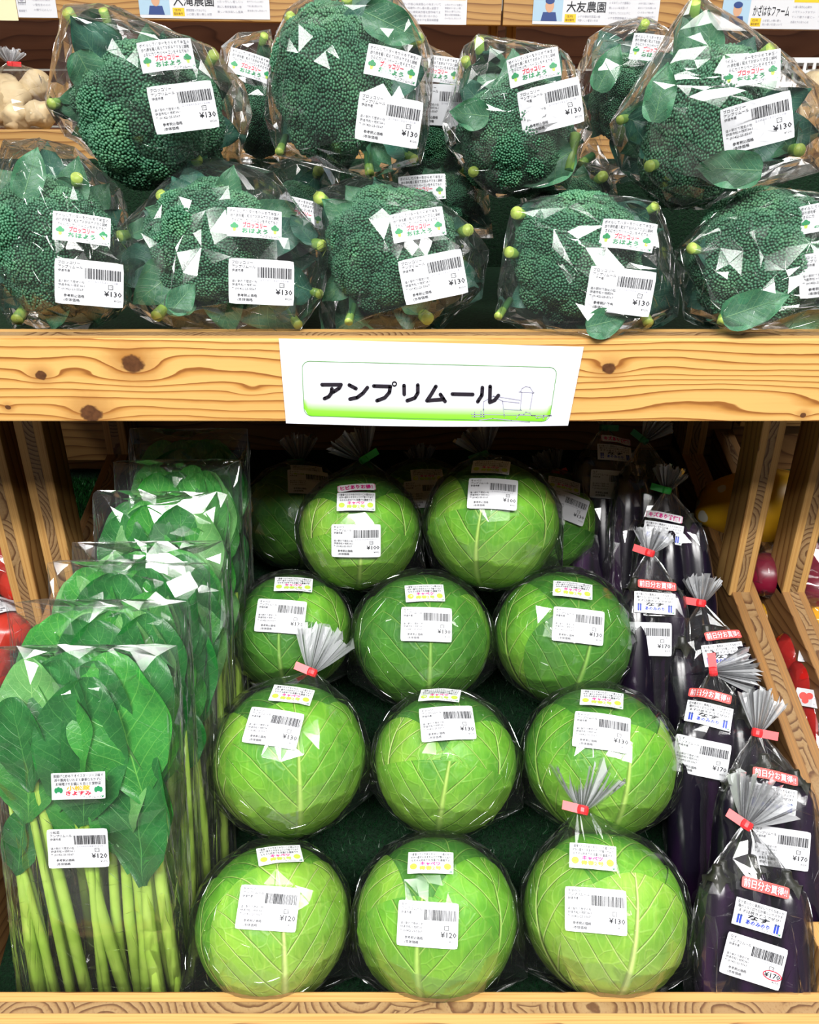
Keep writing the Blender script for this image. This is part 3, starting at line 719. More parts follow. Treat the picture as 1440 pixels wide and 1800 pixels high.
def leaf_mesh(name, mat, L, Wd, seed, curl=.25, wave=.06, tip=.75, nu=18, nv=13, cup=.25, rnd_=.62, back=.06):
    """leaf along +y from its base at the origin, upper side +z"""
    r = random.Random(seed); V, uv = [], []; p1, p2 = r.uniform(0, 6), r.uniform(0, 6)
    for i in range(nu):
        s = i / (nu - 1); w = (math.sin(math.pi * min(1, s ** tip * .94 + .05)) ** rnd_) * Wd / 2 * (min(1, s / .26 + .12) ** .8 if back < .05 else 1)
        for j in range(nv):
            t = j / (nv - 1) * 2 - 1; x = t * w * (1 + .05 * math.sin(9 * s + p1)); y = L * s - abs(t) ** 2 * back * L * s
            z = -curl * L * s * s + cup * w * t * t + wave * L * abs(t) ** 1.5 * math.sin(11 * s + p2 + 1.8 * t) + .018 * L * noise.noise((x * 40 + seed, y * 40, 0)) - .03 * w * (1 - min(1, abs(t) * 9))
            V.append((x, y, z)); uv.append((s, (t + 1) / 2))
    me = bpy.data.meshes.new(name); me.from_pydata(V, [], grid_faces(nu, nv)); me.materials.append(mat)
    lay = me.uv_layers.new(name='UVMap'); li = np.empty(len(me.loops), np.int32); me.loops.foreach_get('vertex_index', li)
    lay.data.foreach_set('uv', np.array(uv, np.float32)[li].ravel()); me.polygons.foreach_set('use_smooth', np.ones(len(me.polygons), bool)); me.update(); return me
BL = [leaf_mesh('leaf', m, .085, w, s, c, .05) for m, w, s, c in ((BLEAF, .052, 1, .22), (BLEAF, .064, 2, .35), (BLEAF2, .050, 3, .1), (BLEAF, .045, 4, -.1), (BLEAF2, .060, 5, .3))]
def frame_at(pos, ydir, zdir):
    y = Vector(ydir).normalized(); z = Vector(zdir); z = (z - y * z.dot(y)).normalized(); x = y.cross(z)
    return Matrix(((x.x, y.x, z.x, pos[0]), (x.y, y.y, z.y, pos[1]), (x.z, y.z, z.z, pos[2]), (0, 0, 0, 1)))
def place(me, name, parent, mat4, sc=1.0):
    o = bpy.data.objects.new(name, me); link(o, parent)
    o.matrix_basis = Matrix.Translation(-parent.location) @ mat4 @ (Matrix.Diagonal((*sc, 1)) if isinstance(sc, tuple) else Matrix.Scale(sc, 4)); return o
def view_dirs(px, py):
    v = ray(px, py).normalized(); up = (VU - v * VU.dot(v)).normalized(); rt = v.cross(up); return v, up, rt

def to_px(p):
    d = Vector(p) - CAM; z = d.dot(VF); return 720 + F_PX * d.x / z, 900 - F_PX * d.dot(VU) / z
def hull2d(P):
    P = sorted(set(P)); H = []
    for seq in (P, P[::-1]):
        h = []
        for p in seq:
            while len(h) > 1 and (h[-1][0] - h[-2][0]) * (p[1] - h[-2][1]) - (h[-1][1] - h[-2][1]) * (p[0] - h[-2][0]) <= 0: h.pop()
            h.append(p)
        H += h[:-1]
    return H
def inside(H, x, y, m=2.0):
    for (x0, y0), (x1, y1) in zip(H, H[1:] + H[:1]):
        L = math.hypot(x1 - x0, y1 - y0)
        if ((x1 - x0) * (y - y0) - (y1 - y0) * (x - x0)) / L < m: return False
    return True
def fit_leaf(me, M4, sc, ok, smallest=.3):
    co = [v.co for v in me.vertices][::3]
    while sc > smallest:
        W_ = [M4 @ (v * sc) for v in co]
        if all(ok(w) for w in W_): return sc, W_
        sc *= .9
    return None, []
def broccoli_bag(label, group, outline, crown, name_l, price_l, tips, Zf, Zc, seed, leaves=10, pale_leaves=(), long_stalk=None):
    """outline: pixels of the film's silhouette; crown (px, py, rx, ry) in pixels; labels (px, py, deg) or None; tips: cut stalk ends that push the film out"""
    r = random.Random(seed); cx, cy, rx, ry = crown; c = at(cx, cy, Zc); v, up, rt = view_dirs(cx, cy)
    low = min(at(x, y, Zc).z for x, y in outline)
    root = thing('broccoli_bag', (c.x, c.y, low), label, 'bagged broccoli', group)
    R = 0.066; s_x, s_y = rx * Zc / F_PX / R / 1.02, ry * Zc / F_PX / R / 1.02
    ax = (-v + up * r.uniform(.05, .35) + rt * r.uniform(-.25, .25)).normalized(); depth = max(0.04, (Zc - Zf) - .004) / (R * .95)
    o = bpy.data.objects.new('broccoli_crown', CROWNS[seed % 3]); link(o, root)
    m = frame_at(c, up, ax); o.matrix_basis = Matrix.Translation(-root.location) @ m @ Matrix.Diagonal((s_x, s_y, min(depth, 1.15), 1)) @ Matrix.Rotation(r.uniform(-.5, .5), 4, 'Z')
    pts = [at(x, y, Zc + r.uniform(-.012, .012)) for x, y in outline]
    mx, my = sum(p[0] for p in outline) / len(outline), sum(p[1] for p in outline) / len(outline)
    pts += [at(mx + (x - mx) * .80, my + (y - my) * .80, Zc + .055) for x, y in outline]
    for p in fib(90, seed):
        if p[2] > -.2: pts.append(c + (rt * (p[0] * s_x) + up * (p[1] * s_y)) * R * 1.0 + ax * (p[2] * min(depth, 1.15) * R * .99))
    H2 = hull2d([(float(x), float(y)) for x, y in outline]); okp = lambda w: inside(H2, *to_px(w))
    for x, y in tips:
        a = at(x, y, Zc - .022 + r.uniform(-.012, .012)); d = (c + v * .09 - a); d = d.normalized()
        dd = (d + rt * r.uniform(-.25, .25) + up * r.uniform(-.25, .25)).normalized(); q = r.uniform(.0042, .0066)
        if long_stalk and (x, y) in long_stalk: b = at(*long_stalk[(x, y)], Zc - .03); dd = (b - a).normalized(); LL = (b - a).length
        else: LL = r.uniform(.022, .036)
        V, Fc = tube([a, a + dd * LL * .35 + v * .003, a + dd * LL], [q, q * .92, q * .8], 12)
        ids = [0] * 12 + [0 if long_stalk and (x, y) in long_stalk else 2] * 12 + [1, 2]
        mesh_obj('leaf_stalk', V, Fc, [STALK, CUT, STALK_DARK], root, ids, True)
        for _ in range(4):
            me = BL[r.randrange(5)]; yd = dd + (rt * r.uniform(-1, 1) + up * r.uniform(-1, 1)) * .9 + v * .2; M4 = frame_at(a + dd * LL * .45 - v * .004, yd, -v + (rt * r.uniform(-1, 1) + up * r.uniform(-1, 1)) * .4)
            sc, W_ = fit_leaf(me, M4, r.uniform(.5, .75), lambda w: inside(H2, *to_px(w)), .4)
            if sc: place(me, 'leaf', root, M4, sc); pts += W_[::2]; break
        pts += [a - dd * .001 + (rt * math.cos(k) + up * math.sin(k)) * q * 1.05 for k in range(0, 6)] + [a - v * q * 1.1]
    for k in range(leaves):
        a = 2 * math.pi * (k + r.uniform(-.3, .3)) / leaves; dx, dy = math.cos(a), math.sin(a)
        # distance to the silhouette in this direction
        reach = min(max(((x - cx) * dx - (y - cy) * dy) for x, y in outline), 260) * Zc / F_PX
        rim = math.hypot(rx * dx, ry * dy) * Zc / F_PX
        out = rt * dx + up * dy
        Lf = max(.045, min(.095, reach - rim * .45)) * r.uniform(.85, 1.0); st = max(rim * .42, reach - Lf - .004)
        front = k % 3 == 0
        base = c + out * st + v * (r.uniform(.004, .022) if not front else -.012)
        yd = out * 1.0 - v * (.22 if front else .05) + (rt * -dy + up * dx) * r.uniform(-.45, .45)
        me = BL[r.randrange(5)]; M4 = frame_at(base, yd, -v + out * r.uniform(-.2, .5) + rt * r.uniform(-.3, .3)); sc, W_ = fit_leaf(me, M4, Lf / .085 * 1.12, okp)
        if sc: place(me, 'leaf', root, M4, sc); pts += W_[::2]
    for (x, y, ang, L) in pale_leaves:          # leaves folded over the front of the crown
        yd = rt * math.cos(math.radians(ang)) + up * math.sin(math.radians(ang))
        p = at(x, y, Zf + .012); me = BL[2 if seed % 2 else 4]; M4 = frame_at(p, yd, -v); sc, W_ = fit_leaf(me, M4, L / .085, okp)
        if sc: place(me, 'leaf', root, M4, sc); pts += W_[::2]
    maps = []
    for nm, d, lab in (('name_label', D_BN, name_l), ('price_label', D_BP if True else 0, price_l)):
        if not lab: continue
        x, y, deg = lab; lv, lu, lr = view_dirs(x, y); p = at(x, y, Zf); nn = (-lv * .86 + VU * (.20 if nm == 'name_label' else .04) + lr * r.uniform(-.08, .08)).normalized()
        tu = (lr - nn * lr.dot(nn)).normalized(); tv = nn.cross(tu); cc, ss = math.cos(math.radians(deg)), math.sin(math.radians(deg)); a, b = tu * cc + tv * ss, tv * cc - tu * ss
        for su in (-.5, 0, .5):
            for sv in (-.5, .5): pts.append(p + a * (su * d.w / 1000) + b * (sv * d.h / 1000) - nn * (.0012 + .004 * abs(su)))
        maps.append((nm, d, p, a, b, nn))
    bm = hull(pts); bv = bvh_of(bm)
    film_from_hull('film_bag', bm, root, FILM, .0032, .024, seed)
    for nm, d, p, a, b, nn in maps:
        bend = r.uniform(.5, 1.2) * .004
        print_mesh(nm, d, lambda u, w, l, p=p, a=a, b=b, nn=nn, d=d: p + a * (u / 1000) + b * (w / 1000) + nn * (l + .0012 - bend * (u / d.w * 2) ** 2), root, 10, 6)
    return root
G1, G2 = 'bagged broccoli in the lower shelf row', 'bagged broccoli piled in the upper row'
GB = 'bagged broccoli half hidden behind the pile'
B = broccoli_bag
B('bagged broccoli behind the two left heads of the upper row, small label peeking out', GB, [(385, 80), (420, 55), (475, 50), (505, 150), (500, 300), (420, 300), (395, 160)], (455, 190, 55, 80), (442, 116, -10), None, [(392, 150), (465, 62)], .93, 1.0, 21, 6)
B('bagged broccoli just behind the tall second head, at its right shoulder', GB, [(700, 50), (770, 95), (812, 130), (835, 290), (800, 340), (700, 330)], (755, 240, 60, 80), (770, 122, -8), (778, 185, -4), [(800, 145), (790, 240)], .90, .97, 22, 6)
B('crumpled bagged broccoli behind, between the third head and the big right head', GB, [(1012, 125), (1035, 65), (1062, 42), (1120, 28), (1165, 42), (1200, 100), (1190, 300), (1060, 330), (1010, 220)], (1100, 175, 62, 75), (1150, 85, -15), None, [(1135, 40), (1020, 290)], .90, .98, 23, 8, [(1050, 160, 60, .05)])
B('shaded bagged broccoli deep behind, above the second bag of the lower row', GB, [(440, 300), (520, 270), (600, 300), (600, 440), (500, 450)], (520, 380, 60, 55), (530, 372, -10), None, [(560, 300)], .88, .95, 24, 6)
B('shaded bagged broccoli deep behind, above the third bag of the lower row', GB, [(660, 280), (760, 262), (860, 300), (870, 420), (700, 420)], (770, 360, 70, 50), (742, 330, 3), None, [(820, 300)], .88, .95, 25, 6)
B('shaded bagged broccoli deep behind, above the fourth bag of the lower row', GB, [(900, 300), (1000, 275), (1080, 300), (1100, 440), (930, 440)], (1000, 370, 70, 55), None, None, [(1060, 310)], .88, .95, 26, 6)

B('bagged broccoli of the lower row, at its left end and cut by the frame', G1, [(-22, 330), (0, 246), (62, 240), (132, 258), (215, 330), (238, 420), (236, 520), (205, 560), (150, 588), (20, 582), (-28, 500)], (95, 435, 112, 118), (144, 402, -1), (157, 498, 0), [(100, 331), (30, 562), (135, 312)], .765, .835, 1, 15, [(40, 350, 75, .05)])
B('round bagged broccoli head of the lower row, second from left, left of the sign', G1, [(180, 470), (200, 420), (320, 285), (372, 275), (482, 302), (578, 430), (566, 520), (520, 592), (400, 600), (270, 574), (186, 512)], (375, 432, 118, 102), (448, 393, 0), (460, 496, 0), [(210, 415), (192, 470), (275, 556), (282, 342), (566, 432), (562, 517), (524, 571)], .765, .835, 2, 15, [(300, 548, 50, .035)])
B('bagged broccoli of the lower row overhanging the paper sign, both labels tilted', G1, [(558, 350), (592, 322), (640, 302), (762, 340), (832, 400), (862, 440), (850, 520), (765, 590), (620, 602), (565, 602), (560, 520)], (690, 442, 118, 108), (735, 395, 10), (762, 487, 11), [(561, 347), (823, 404), (752, 560), (613, 566), (598, 415)], .765, .835, 3, 15)
B('bagged broccoli of the lower row right of the sign, labels sloping down to the right', G1, [(885, 550), (900, 368), (935, 348), (1150, 350), (1165, 380), (1198, 480), (1190, 562), (1100, 602), (955, 596), (890, 566)], (1012, 455, 116, 112), (1103, 413, -12), (1090, 512, -10), [(908, 374), (1152, 362), (876, 556), (1140, 568), (895, 443)], .765, .835, 4, 15, [(1030, 575, 10, .04)])
B('bagged broccoli of the lower row, at its right end and cut by the frame', G1, [(1185, 440), (1232, 388), (1400, 338), (1500, 342), (1525, 560), (1440, 592), (1262, 586), (1200, 562)], (1335, 455, 120, 116), (1456, 380, 0), (1468, 480, 0), [(1216, 436), (1270, 566)], .765, .835, 5, 15, [(1270, 560, 15, .06)])

B('large bagged broccoli of the upper row with pale cut stems at top, leftmost', G2, [(82, 185), (97, 95), (108, 28), (190, 3), (250, 38), (330, 68), (432, 140), (446, 200), (420, 292), (332, 332), (240, 322), (112, 238)], (268, 208, 128, 118), (293, 97, 13), (323, 189, 13), [(118, 20), (181, 17), (376, 96), (90, 183), (346, 282)], .775, .85, 6, 15, [(135, 90, -60, .05)])
B('tall bagged broccoli of the upper row rising past the top edge, second from left', G2, [(468, 130), (480, 58), (520, 8), (560, -32), (690, -32), (748, 60), (764, 100), (757, 230), (737, 292), (640, 312), (500, 274), (463, 200)], (585, 152, 108, 128), (690, 113, -12), (684, 212, -8), [(509, 30), (610, -5), (738, 66), (491, 267), (728, 280), (650, 305)], .765, .84, 7, 14, [(600, 295, 5, .055), (640, 20, -20, .06)])
B('smaller bagged broccoli of the upper row with a long green stalk at lower right', G2, [(778, 212), (805, 110), (815, 80), (845, 68), (962, 76), (1002, 95), (1012, 140), (1042, 232), (1002, 332), (870, 352), (828, 312), (783, 252)], (905, 242, 100, 98), (938, 118, 9), (968, 188, 9), [(842, 71), (818, 104), (1012, 236), (832, 302), (890, 296)], .80, .87, 8, 13, [(860, 205, 170, .05)], {(1012, 236): (1000, 300)})
B('biggest bagged broccoli of the upper row, peaked film over its stem, far right', G2, [(1072, 215), (1110, 160), (1200, 8), (1224, -14), (1252, 8), (1342, 70), (1442, 150), (1456, 232), (1442, 302), (1340, 332), (1182, 372), (1088, 302)], (1230, 225, 98, 140), (1320, 122, 0), (1331, 217, 6), [(1222, 4), (1356, 86), (1090, 211), (1406, 264), (1142, 292)], .755, .83, 9, 14, [(1340, 300, 170, .06), (1150, 215, 75, .05)])
# ------------------------------------------------------------------ cabbages
def cabbage_leaf(seed, phi0, L, Wm, R, nu=64, nv=49, ruffle=.028, twist=0.0):
    V, uv = [], []
    for i in range(nu):
        s = i / (nu - 1); a = 0.03 + s * L; w = Wm * (0.20 + 0.80 * math.sin(math.pi * min(1.0, .5 * (s / .62)) if s < .62 else math.pi * (.5 + .5 * ((s - .62) / .38) ** 2.2)) ** .75) if s < .62 else Wm * max(0.10, math.sqrt(max(0, 1 - ((s - .62) / .38) ** 2.4)))
        for j in range(nv):
            t = j / (nv - 1) * 2 - 1; b = t * w; ph = phi0 + twist * s
            mm = Vector((math.sin(a) * math.sin(ph), -math.sin(a) * math.cos(ph), -math.cos(a))); e = Vector((math.cos(ph), math.sin(ph), 0))
            d = mm * math.cos(b) + e * math.sin(b)
            edge = max(abs(t) ** 6, s ** 10)
            q = d * 3.2
            rr = R * (1 + .011 * noise.noise(q) + edge * max(0, ruffle * (.45 + noise.noise(d * 9 + Vector((seed, 0, 0))))) + .010 * math.exp(-(b / .05) ** 2) * max(0, 1 - a / 1.8))
            V.append((d.x * rr, d.y * rr, d.z * rr * .985)); uv.append((a, b / 4 + .5))
    return V, grid_faces(nu, nv), uv
def cab_mesh(name, parts, mat):
    V, Fc, uv = parts; me = bpy.data.meshes.new(name); me.from_pydata(V, [], Fc); me.materials.append(mat)
    lay = me.uv_layers.new(name='UVMap'); li = np.empty(len(me.loops), np.int32); me.loops.foreach_get('vertex_index', li)
    lay.data.foreach_set('uv', np.array(uv, np.float32)[li].ravel()); me.polygons.foreach_set('use_smooth', np.ones(len(me.polygons), bool)); me.update(); return me
RC = 0.09
LEAFSETS = []
for sd, specs in ((1, [(0.05, 2.3, .98, .985), (1.15, 2.2, .9, .972), (-1.2, 2.25, .9, .972), (2.6, 2.3, 1.0, .965)]),
                  (2, [(-.28, 1.75, 1.0, .985), (.95, 2.35, .95, .972), (-1.35, 2.3, .95, .968), (2.9, 2.4, 1.0, .962)]),
                  (3, [(.30, 2.0, .85, .985), (-.85, 2.3, .95, .973), (1.5, 2.2, 1.0, .968), (3.0, 2.3, 1.0, .962)]),
                  (4, [(-.05, 1.55, 1.1, .985), (.9, 2.2, .9, .973), (-.95, 2.1, .9, .970), (3.1, 2.4, 1.1, .962)])):
    LEAFSETS.append([(cabbage_leaf(sd * 10 + k, p, L, w, RC * (q + .006 if k == 0 else q - .004), ruffle=.014 if k == 0 else .007, twist=.12 * (-1) ** k), k) for k, (p, L, w, q) in enumerate(specs)])
HEADS = {}
def cabbage_meshes(var, tone):
    if (var, tone) not in HEADS:
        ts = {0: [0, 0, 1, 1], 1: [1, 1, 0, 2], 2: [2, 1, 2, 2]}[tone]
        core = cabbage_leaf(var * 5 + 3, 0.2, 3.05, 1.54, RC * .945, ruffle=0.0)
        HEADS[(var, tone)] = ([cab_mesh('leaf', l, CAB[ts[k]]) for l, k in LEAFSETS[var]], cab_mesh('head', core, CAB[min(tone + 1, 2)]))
    return HEADS[(var, tone)]
def film_ball(seed):
    r = random.Random(seed); P = [(0, 0, -1), (0, 0, 1)]
    for th, n in ((11, 6), (26, 14), (41, 22), (57, 27), (74, 31), (91, 31), (108, 29), (126, 24), (145, 15), (164, 7)):
        o = r.random()
        for k in range(n):
            t = math.radians(th + r.uniform(-5, 5)); f = 2 * math.pi * (k + o + r.uniform(-.3, .3)) / n; P.append((math.sin(t) * math.sin(f), -math.sin(t) * math.cos(f), -math.cos(t)))
    return P
def cabbage(label, group, px, py, w, Z, tone, var, name_l, price, price_l, rot=0.0, tie=None, squash=0.98, crack=None, flares=(), flat=.35):
    """tie: (px, py, dz, tail dx, tail dy, length, spread, tape, flag) or None"""
    c = at(px, py, Z); v, up, rt = view_dirs(px, py); r = w / 2 * Z / F_PX / 1.034
    root = thing('bagged_cabbage', (c.x, c.y, c.z - r * .95), label, 'bagged cabbage', group)
    ca, sa = math.cos(rot), math.sin(rot); down = (-up * ca + rt * sa)
    base = (down * .93 - v * .36).normalized()
    m = frame_at(c, v, -base); s = r / RC
    leaves, head = cabbage_meshes(var, tone); flip = -1 if (px * 7 + py) % 2 else 1
    for me in leaves: place(me, 'leaf', root, m, (s, s, s * squash))
    place(head, 'head', root, m, (s, s, s * squash))
    m3 = m.to_3x3(); pts = [c + m3 @ Vector((p[0] * r * 1.050, p[1] * r * 1.050, p[2] * r * .985 * squash * 1.050)) for p in film_ball(int(px))]
    for fx, fy in flares: pts.append(c + rt * (fx * r) - up * (fy * r) + v * r * .35)
    if tie:
        tp = at(tie[0], tie[1], Z + tie[2])
        pts += [tp + (rt * math.cos(k) + up * .3 * math.sin(k)) * .006 for k in range(6)]
    bm = hull(pts); bv = bvh_of(bm)
    film_from_hull('film_bag', bm, root, FILM, .0008, .028, int(px) % 17, .0008, .9)
    if tie:
        film_tail(root, tp, rt * tie[3] - up * tie[4], tie[5], tie[6], int(px), tie[7], tie[8])
    if crack: stick(root, bv, 'sticker', D_CRACK, *crack, flat=flat)
    if name_l: stick(root, bv, 'name_label', D_CN, *name_l, scale=.93, flat=flat)
    stick(root, bv, 'price_label', D_C[price], *price_l, scale=.99, flat=flat)
    return root
Cb = cabbage; fr = [(-1.12, .6), (1.14, .62)]
gA, gB, gC, gD, gE = ('cabbages in the front row', 'cabbages in the second row', 'cabbages in the third row', 'cabbages on top of the pile', 'cabbages along the back of the bin')
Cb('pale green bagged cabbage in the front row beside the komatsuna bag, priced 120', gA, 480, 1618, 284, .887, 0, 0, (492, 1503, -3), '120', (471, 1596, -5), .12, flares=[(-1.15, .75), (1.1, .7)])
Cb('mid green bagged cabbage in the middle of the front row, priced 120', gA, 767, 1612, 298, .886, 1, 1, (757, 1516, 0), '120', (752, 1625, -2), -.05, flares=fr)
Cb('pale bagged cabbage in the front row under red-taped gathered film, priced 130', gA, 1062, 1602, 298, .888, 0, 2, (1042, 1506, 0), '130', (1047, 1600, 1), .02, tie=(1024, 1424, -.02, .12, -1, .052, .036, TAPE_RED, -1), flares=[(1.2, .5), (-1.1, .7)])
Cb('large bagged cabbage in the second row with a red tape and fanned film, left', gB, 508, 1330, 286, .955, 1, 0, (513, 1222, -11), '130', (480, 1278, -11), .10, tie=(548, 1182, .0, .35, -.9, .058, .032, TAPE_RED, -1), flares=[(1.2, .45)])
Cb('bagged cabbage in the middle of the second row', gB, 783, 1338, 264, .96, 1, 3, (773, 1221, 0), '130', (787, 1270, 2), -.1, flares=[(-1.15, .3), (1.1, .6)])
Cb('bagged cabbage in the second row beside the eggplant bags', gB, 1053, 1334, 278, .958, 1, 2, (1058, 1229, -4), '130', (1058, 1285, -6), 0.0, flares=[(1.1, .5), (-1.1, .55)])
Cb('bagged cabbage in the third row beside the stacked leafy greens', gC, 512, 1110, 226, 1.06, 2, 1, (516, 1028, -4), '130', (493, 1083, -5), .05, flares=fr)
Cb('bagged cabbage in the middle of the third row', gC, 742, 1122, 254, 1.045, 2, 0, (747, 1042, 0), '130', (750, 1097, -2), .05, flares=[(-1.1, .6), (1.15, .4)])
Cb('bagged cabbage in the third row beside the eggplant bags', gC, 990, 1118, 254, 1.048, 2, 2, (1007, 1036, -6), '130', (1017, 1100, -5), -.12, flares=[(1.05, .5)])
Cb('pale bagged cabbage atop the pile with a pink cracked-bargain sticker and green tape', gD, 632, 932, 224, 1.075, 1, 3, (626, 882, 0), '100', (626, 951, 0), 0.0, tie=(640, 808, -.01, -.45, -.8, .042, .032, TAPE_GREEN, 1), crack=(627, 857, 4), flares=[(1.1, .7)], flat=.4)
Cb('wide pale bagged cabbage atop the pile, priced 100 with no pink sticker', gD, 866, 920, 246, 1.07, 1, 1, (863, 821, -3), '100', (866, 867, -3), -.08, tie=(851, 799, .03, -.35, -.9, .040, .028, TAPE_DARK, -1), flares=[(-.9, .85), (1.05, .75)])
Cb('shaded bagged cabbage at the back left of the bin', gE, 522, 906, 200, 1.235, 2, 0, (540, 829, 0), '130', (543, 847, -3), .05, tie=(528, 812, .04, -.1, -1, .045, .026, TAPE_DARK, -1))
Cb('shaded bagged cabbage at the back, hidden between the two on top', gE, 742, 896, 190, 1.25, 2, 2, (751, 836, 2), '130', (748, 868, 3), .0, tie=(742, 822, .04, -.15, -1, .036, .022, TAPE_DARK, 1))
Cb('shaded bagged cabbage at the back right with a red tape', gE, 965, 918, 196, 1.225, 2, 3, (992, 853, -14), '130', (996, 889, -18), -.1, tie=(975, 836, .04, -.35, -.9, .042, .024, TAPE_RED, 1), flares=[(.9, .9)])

# ------------------------------------------------------------------ komatsuna
KL = [leaf_mesh('leaf_blade', m, .150, w, s, c, .03, 1.25, 22, 13, .12, .46, .01) for m, w, s, c in ((KLEAF, .082, 11, .06), (KLEAF, .096, 12, .12), (KLEAF2, .088, 13, .02), (KLEAF2, .076, 14, .10), (KLEAF, .070, 15, -.04), (KLEAF3, .080, 16, .05))]
LEAN = math.radians(74); KU, KN_ = Vector((0, math.cos(LEAN), math.sin(LEAN))), Vector((0, -math.sin(LEAN), math.cos(LEAN)))
def px_y(p):
    d = Vector(p) - CAM; return 900 - F_PX * d.dot(VU) / d.dot(VF)
def greens_bag(label, top_y, xc, wd, seed, front=False, H=.42):
    lo, hi = .5, 1.1
    for _ in range(40):
        mid = (lo + hi) / 2; t = Vector((0, mid, bed_z(mid) + .004)) + KU * H
        if px_y(t) > top_y: lo = mid
        else: hi = mid
    base = Vector((xc, lo, bed_z(lo) + .004)); r = random.Random(seed)
    root = thing('leafy_greens_bag', base, label, 'bagged leafy greens', 'bags of leafy greens stacked down the left side')
    X = Vector((1, 0, 0)); th = .036
    P = lambda x, y, z: base + X * x + KU * y + KN_ * z
    lp = []
    def okb(w):
        q = w - base; return abs(q.x) < wd * .485 and .01 < q.dot(KU) < H - .003 and abs(q.dot(KN_)) < .040
    n = 18 if front else 9
    for k in range(n):
        f = (k + .5) / n; x0 = (f - .5) * wd * .90; z = r.uniform(-.008, .008) + (.007 if k % 2 else -.006)
        y1 = r.uniform(.18, .29) if front else r.uniform(.2, .25); sl = r.uniform(-.10, .02) * wd / .18 if front else r.uniform(-.05, .05); x1 = max(-wd * .42, min(wd * .42, x0 + sl * y1 * 1.6))
        q = r.uniform(.0040, .0076); a, b = P(x0, .006, z), P((x0 + x1) / 2 + r.uniform(-.004, .004), y1 * .5, z + .004)
        c = P(x1, y1, z + .003); e = P(x1 + (x1 - x0) * .2, y1 + .055, z + .001)
        V, Fc = tube([a, b, c, e], [q * 1.15, q * 1.05, q * .75, q * .35], 10)
        st = mesh_obj('leaf_stem', V, Fc, KSTEM, root, None, True)
        me = KL[r.choice((0, 1, 2, 3, 4, 0, 1, 2, 5))]; yd = KU + X * ((x1 - x0) / y1 * .8 + r.uniform(-.2, .2)) ; L = r.uniform(.135, .175)
        M4 = frame_at(c - KU * .012 + KN_ * r.uniform(.006, .011), yd, KN_ + X * r.uniform(-.35, .35)); s_, W_ = fit_leaf(me, M4, L / .15, okb, .35)
        if s_: place(me, 'leaf_blade', root, M4, s_); lp += W_[::2]
    for k in range(14):                          # upright blades filling the top of the bag from corner to corner
        row, f = k // 7, (k % 7 + .5) / 7; me = KL[r.choice((0, 1, 2, 3, 4, 0, 1, 2, 5))]; y = (.268 if row else .285) + r.uniform(-.012, .008); sc0 = (H - .004 - y) / .15 * 1.05
        M4 = frame_at(P((f - .5) * (wd - .085 * sc0) * 1.12, y, (-.006 if row else .006) + r.uniform(-.004, .004)), KU + X * r.uniform(-.12, .12), KN_ + X * r.uniform(-.4, .4)); s_, W_ = fit_leaf(me, M4, sc0, okb, .4)
        if s_: place(me, 'leaf_blade', root, M4, s_); lp += W_[::2]
    for k in range(9 if front else 12):                  # blades packed at the top
        f = (k + .5) / 9 if front else (k + .5) / 12; y = r.uniform(.24, .31) if k % 3 else r.uniform(.17, .22)
        me = KL[r.choice((0, 1, 2, 3, 4, 0, 1, 2, 5))]; M4 = frame_at(P((f - .5) * wd * .72, y, r.uniform(-.010, .014)), KU + X * r.uniform(-.3, .3), KN_ + X * r.uniform(-.5, .5) + KU * r.uniform(-.3, .2)); s_, W_ = fit_leaf(me, M4, r.uniform(.8, 1.0), okb, .35)
        if s_: place(me, 'leaf_blade', root, M4, s_); lp += W_[::2]
    pts = []
    for y, w2, t2 in ((0.0, .47, .5), (.03, .5, .8), (.15, .5, 1.0), (.28, .5, 1.05), (.37, .5, .55), (H, .51, .05)):
        for k in range(24):
            a = 2 * math.pi * k / 24; cx, sx = math.cos(a), math.sin(a)
            pts.append(P(math.copysign(abs(cx) ** .6, cx) * wd * w2, y + r.uniform(-.004, .004) * (y == H), math.copysign(abs(sx) ** .7, sx) * th * t2 * .75))
    pts += [w + KN_ * .001 for w in lp]
    bm = hull(pts); bv = bvh_of(bm); film_from_hull('film_bag', bm, root, FILM, .0032, .026, seed)
    # the loose open rim of the bag, standing above the leaves
    if front:
        stick(root, bv, 'name_label', D_KN, 138, 1381, 0, scale=1.02, flat=.6); stick(root, bv, 'price_label', D_KP, 138, 1490, 1, scale=1.0, flat=.6)
    return root
g = 'bagged leafy greens with long pale stems, '
greens_bag(g + 'frontmost, with both labels', 1138, -.326, .192, 31, True)
greens_bag(g + 'second in the stack, right behind the labelled one', 1058, -.322, .188, 32)
greens_bag(g + 'third in the stack, slightly right of the second', 988, -.302, .172, 33)
greens_bag(g + 'fourth in the stack, a narrow strip showing', 956, -.285, .165, 34)
greens_bag(g + 'fifth in the stack, wide leaves showing', 868, -.285, .155, 35)
greens_bag(g + 'sixth in the stack, one before the last', 812, -.275, .150, 36)
greens_bag(g + 'last and darkest, against the back panel', 757, -.270, .146, 37)

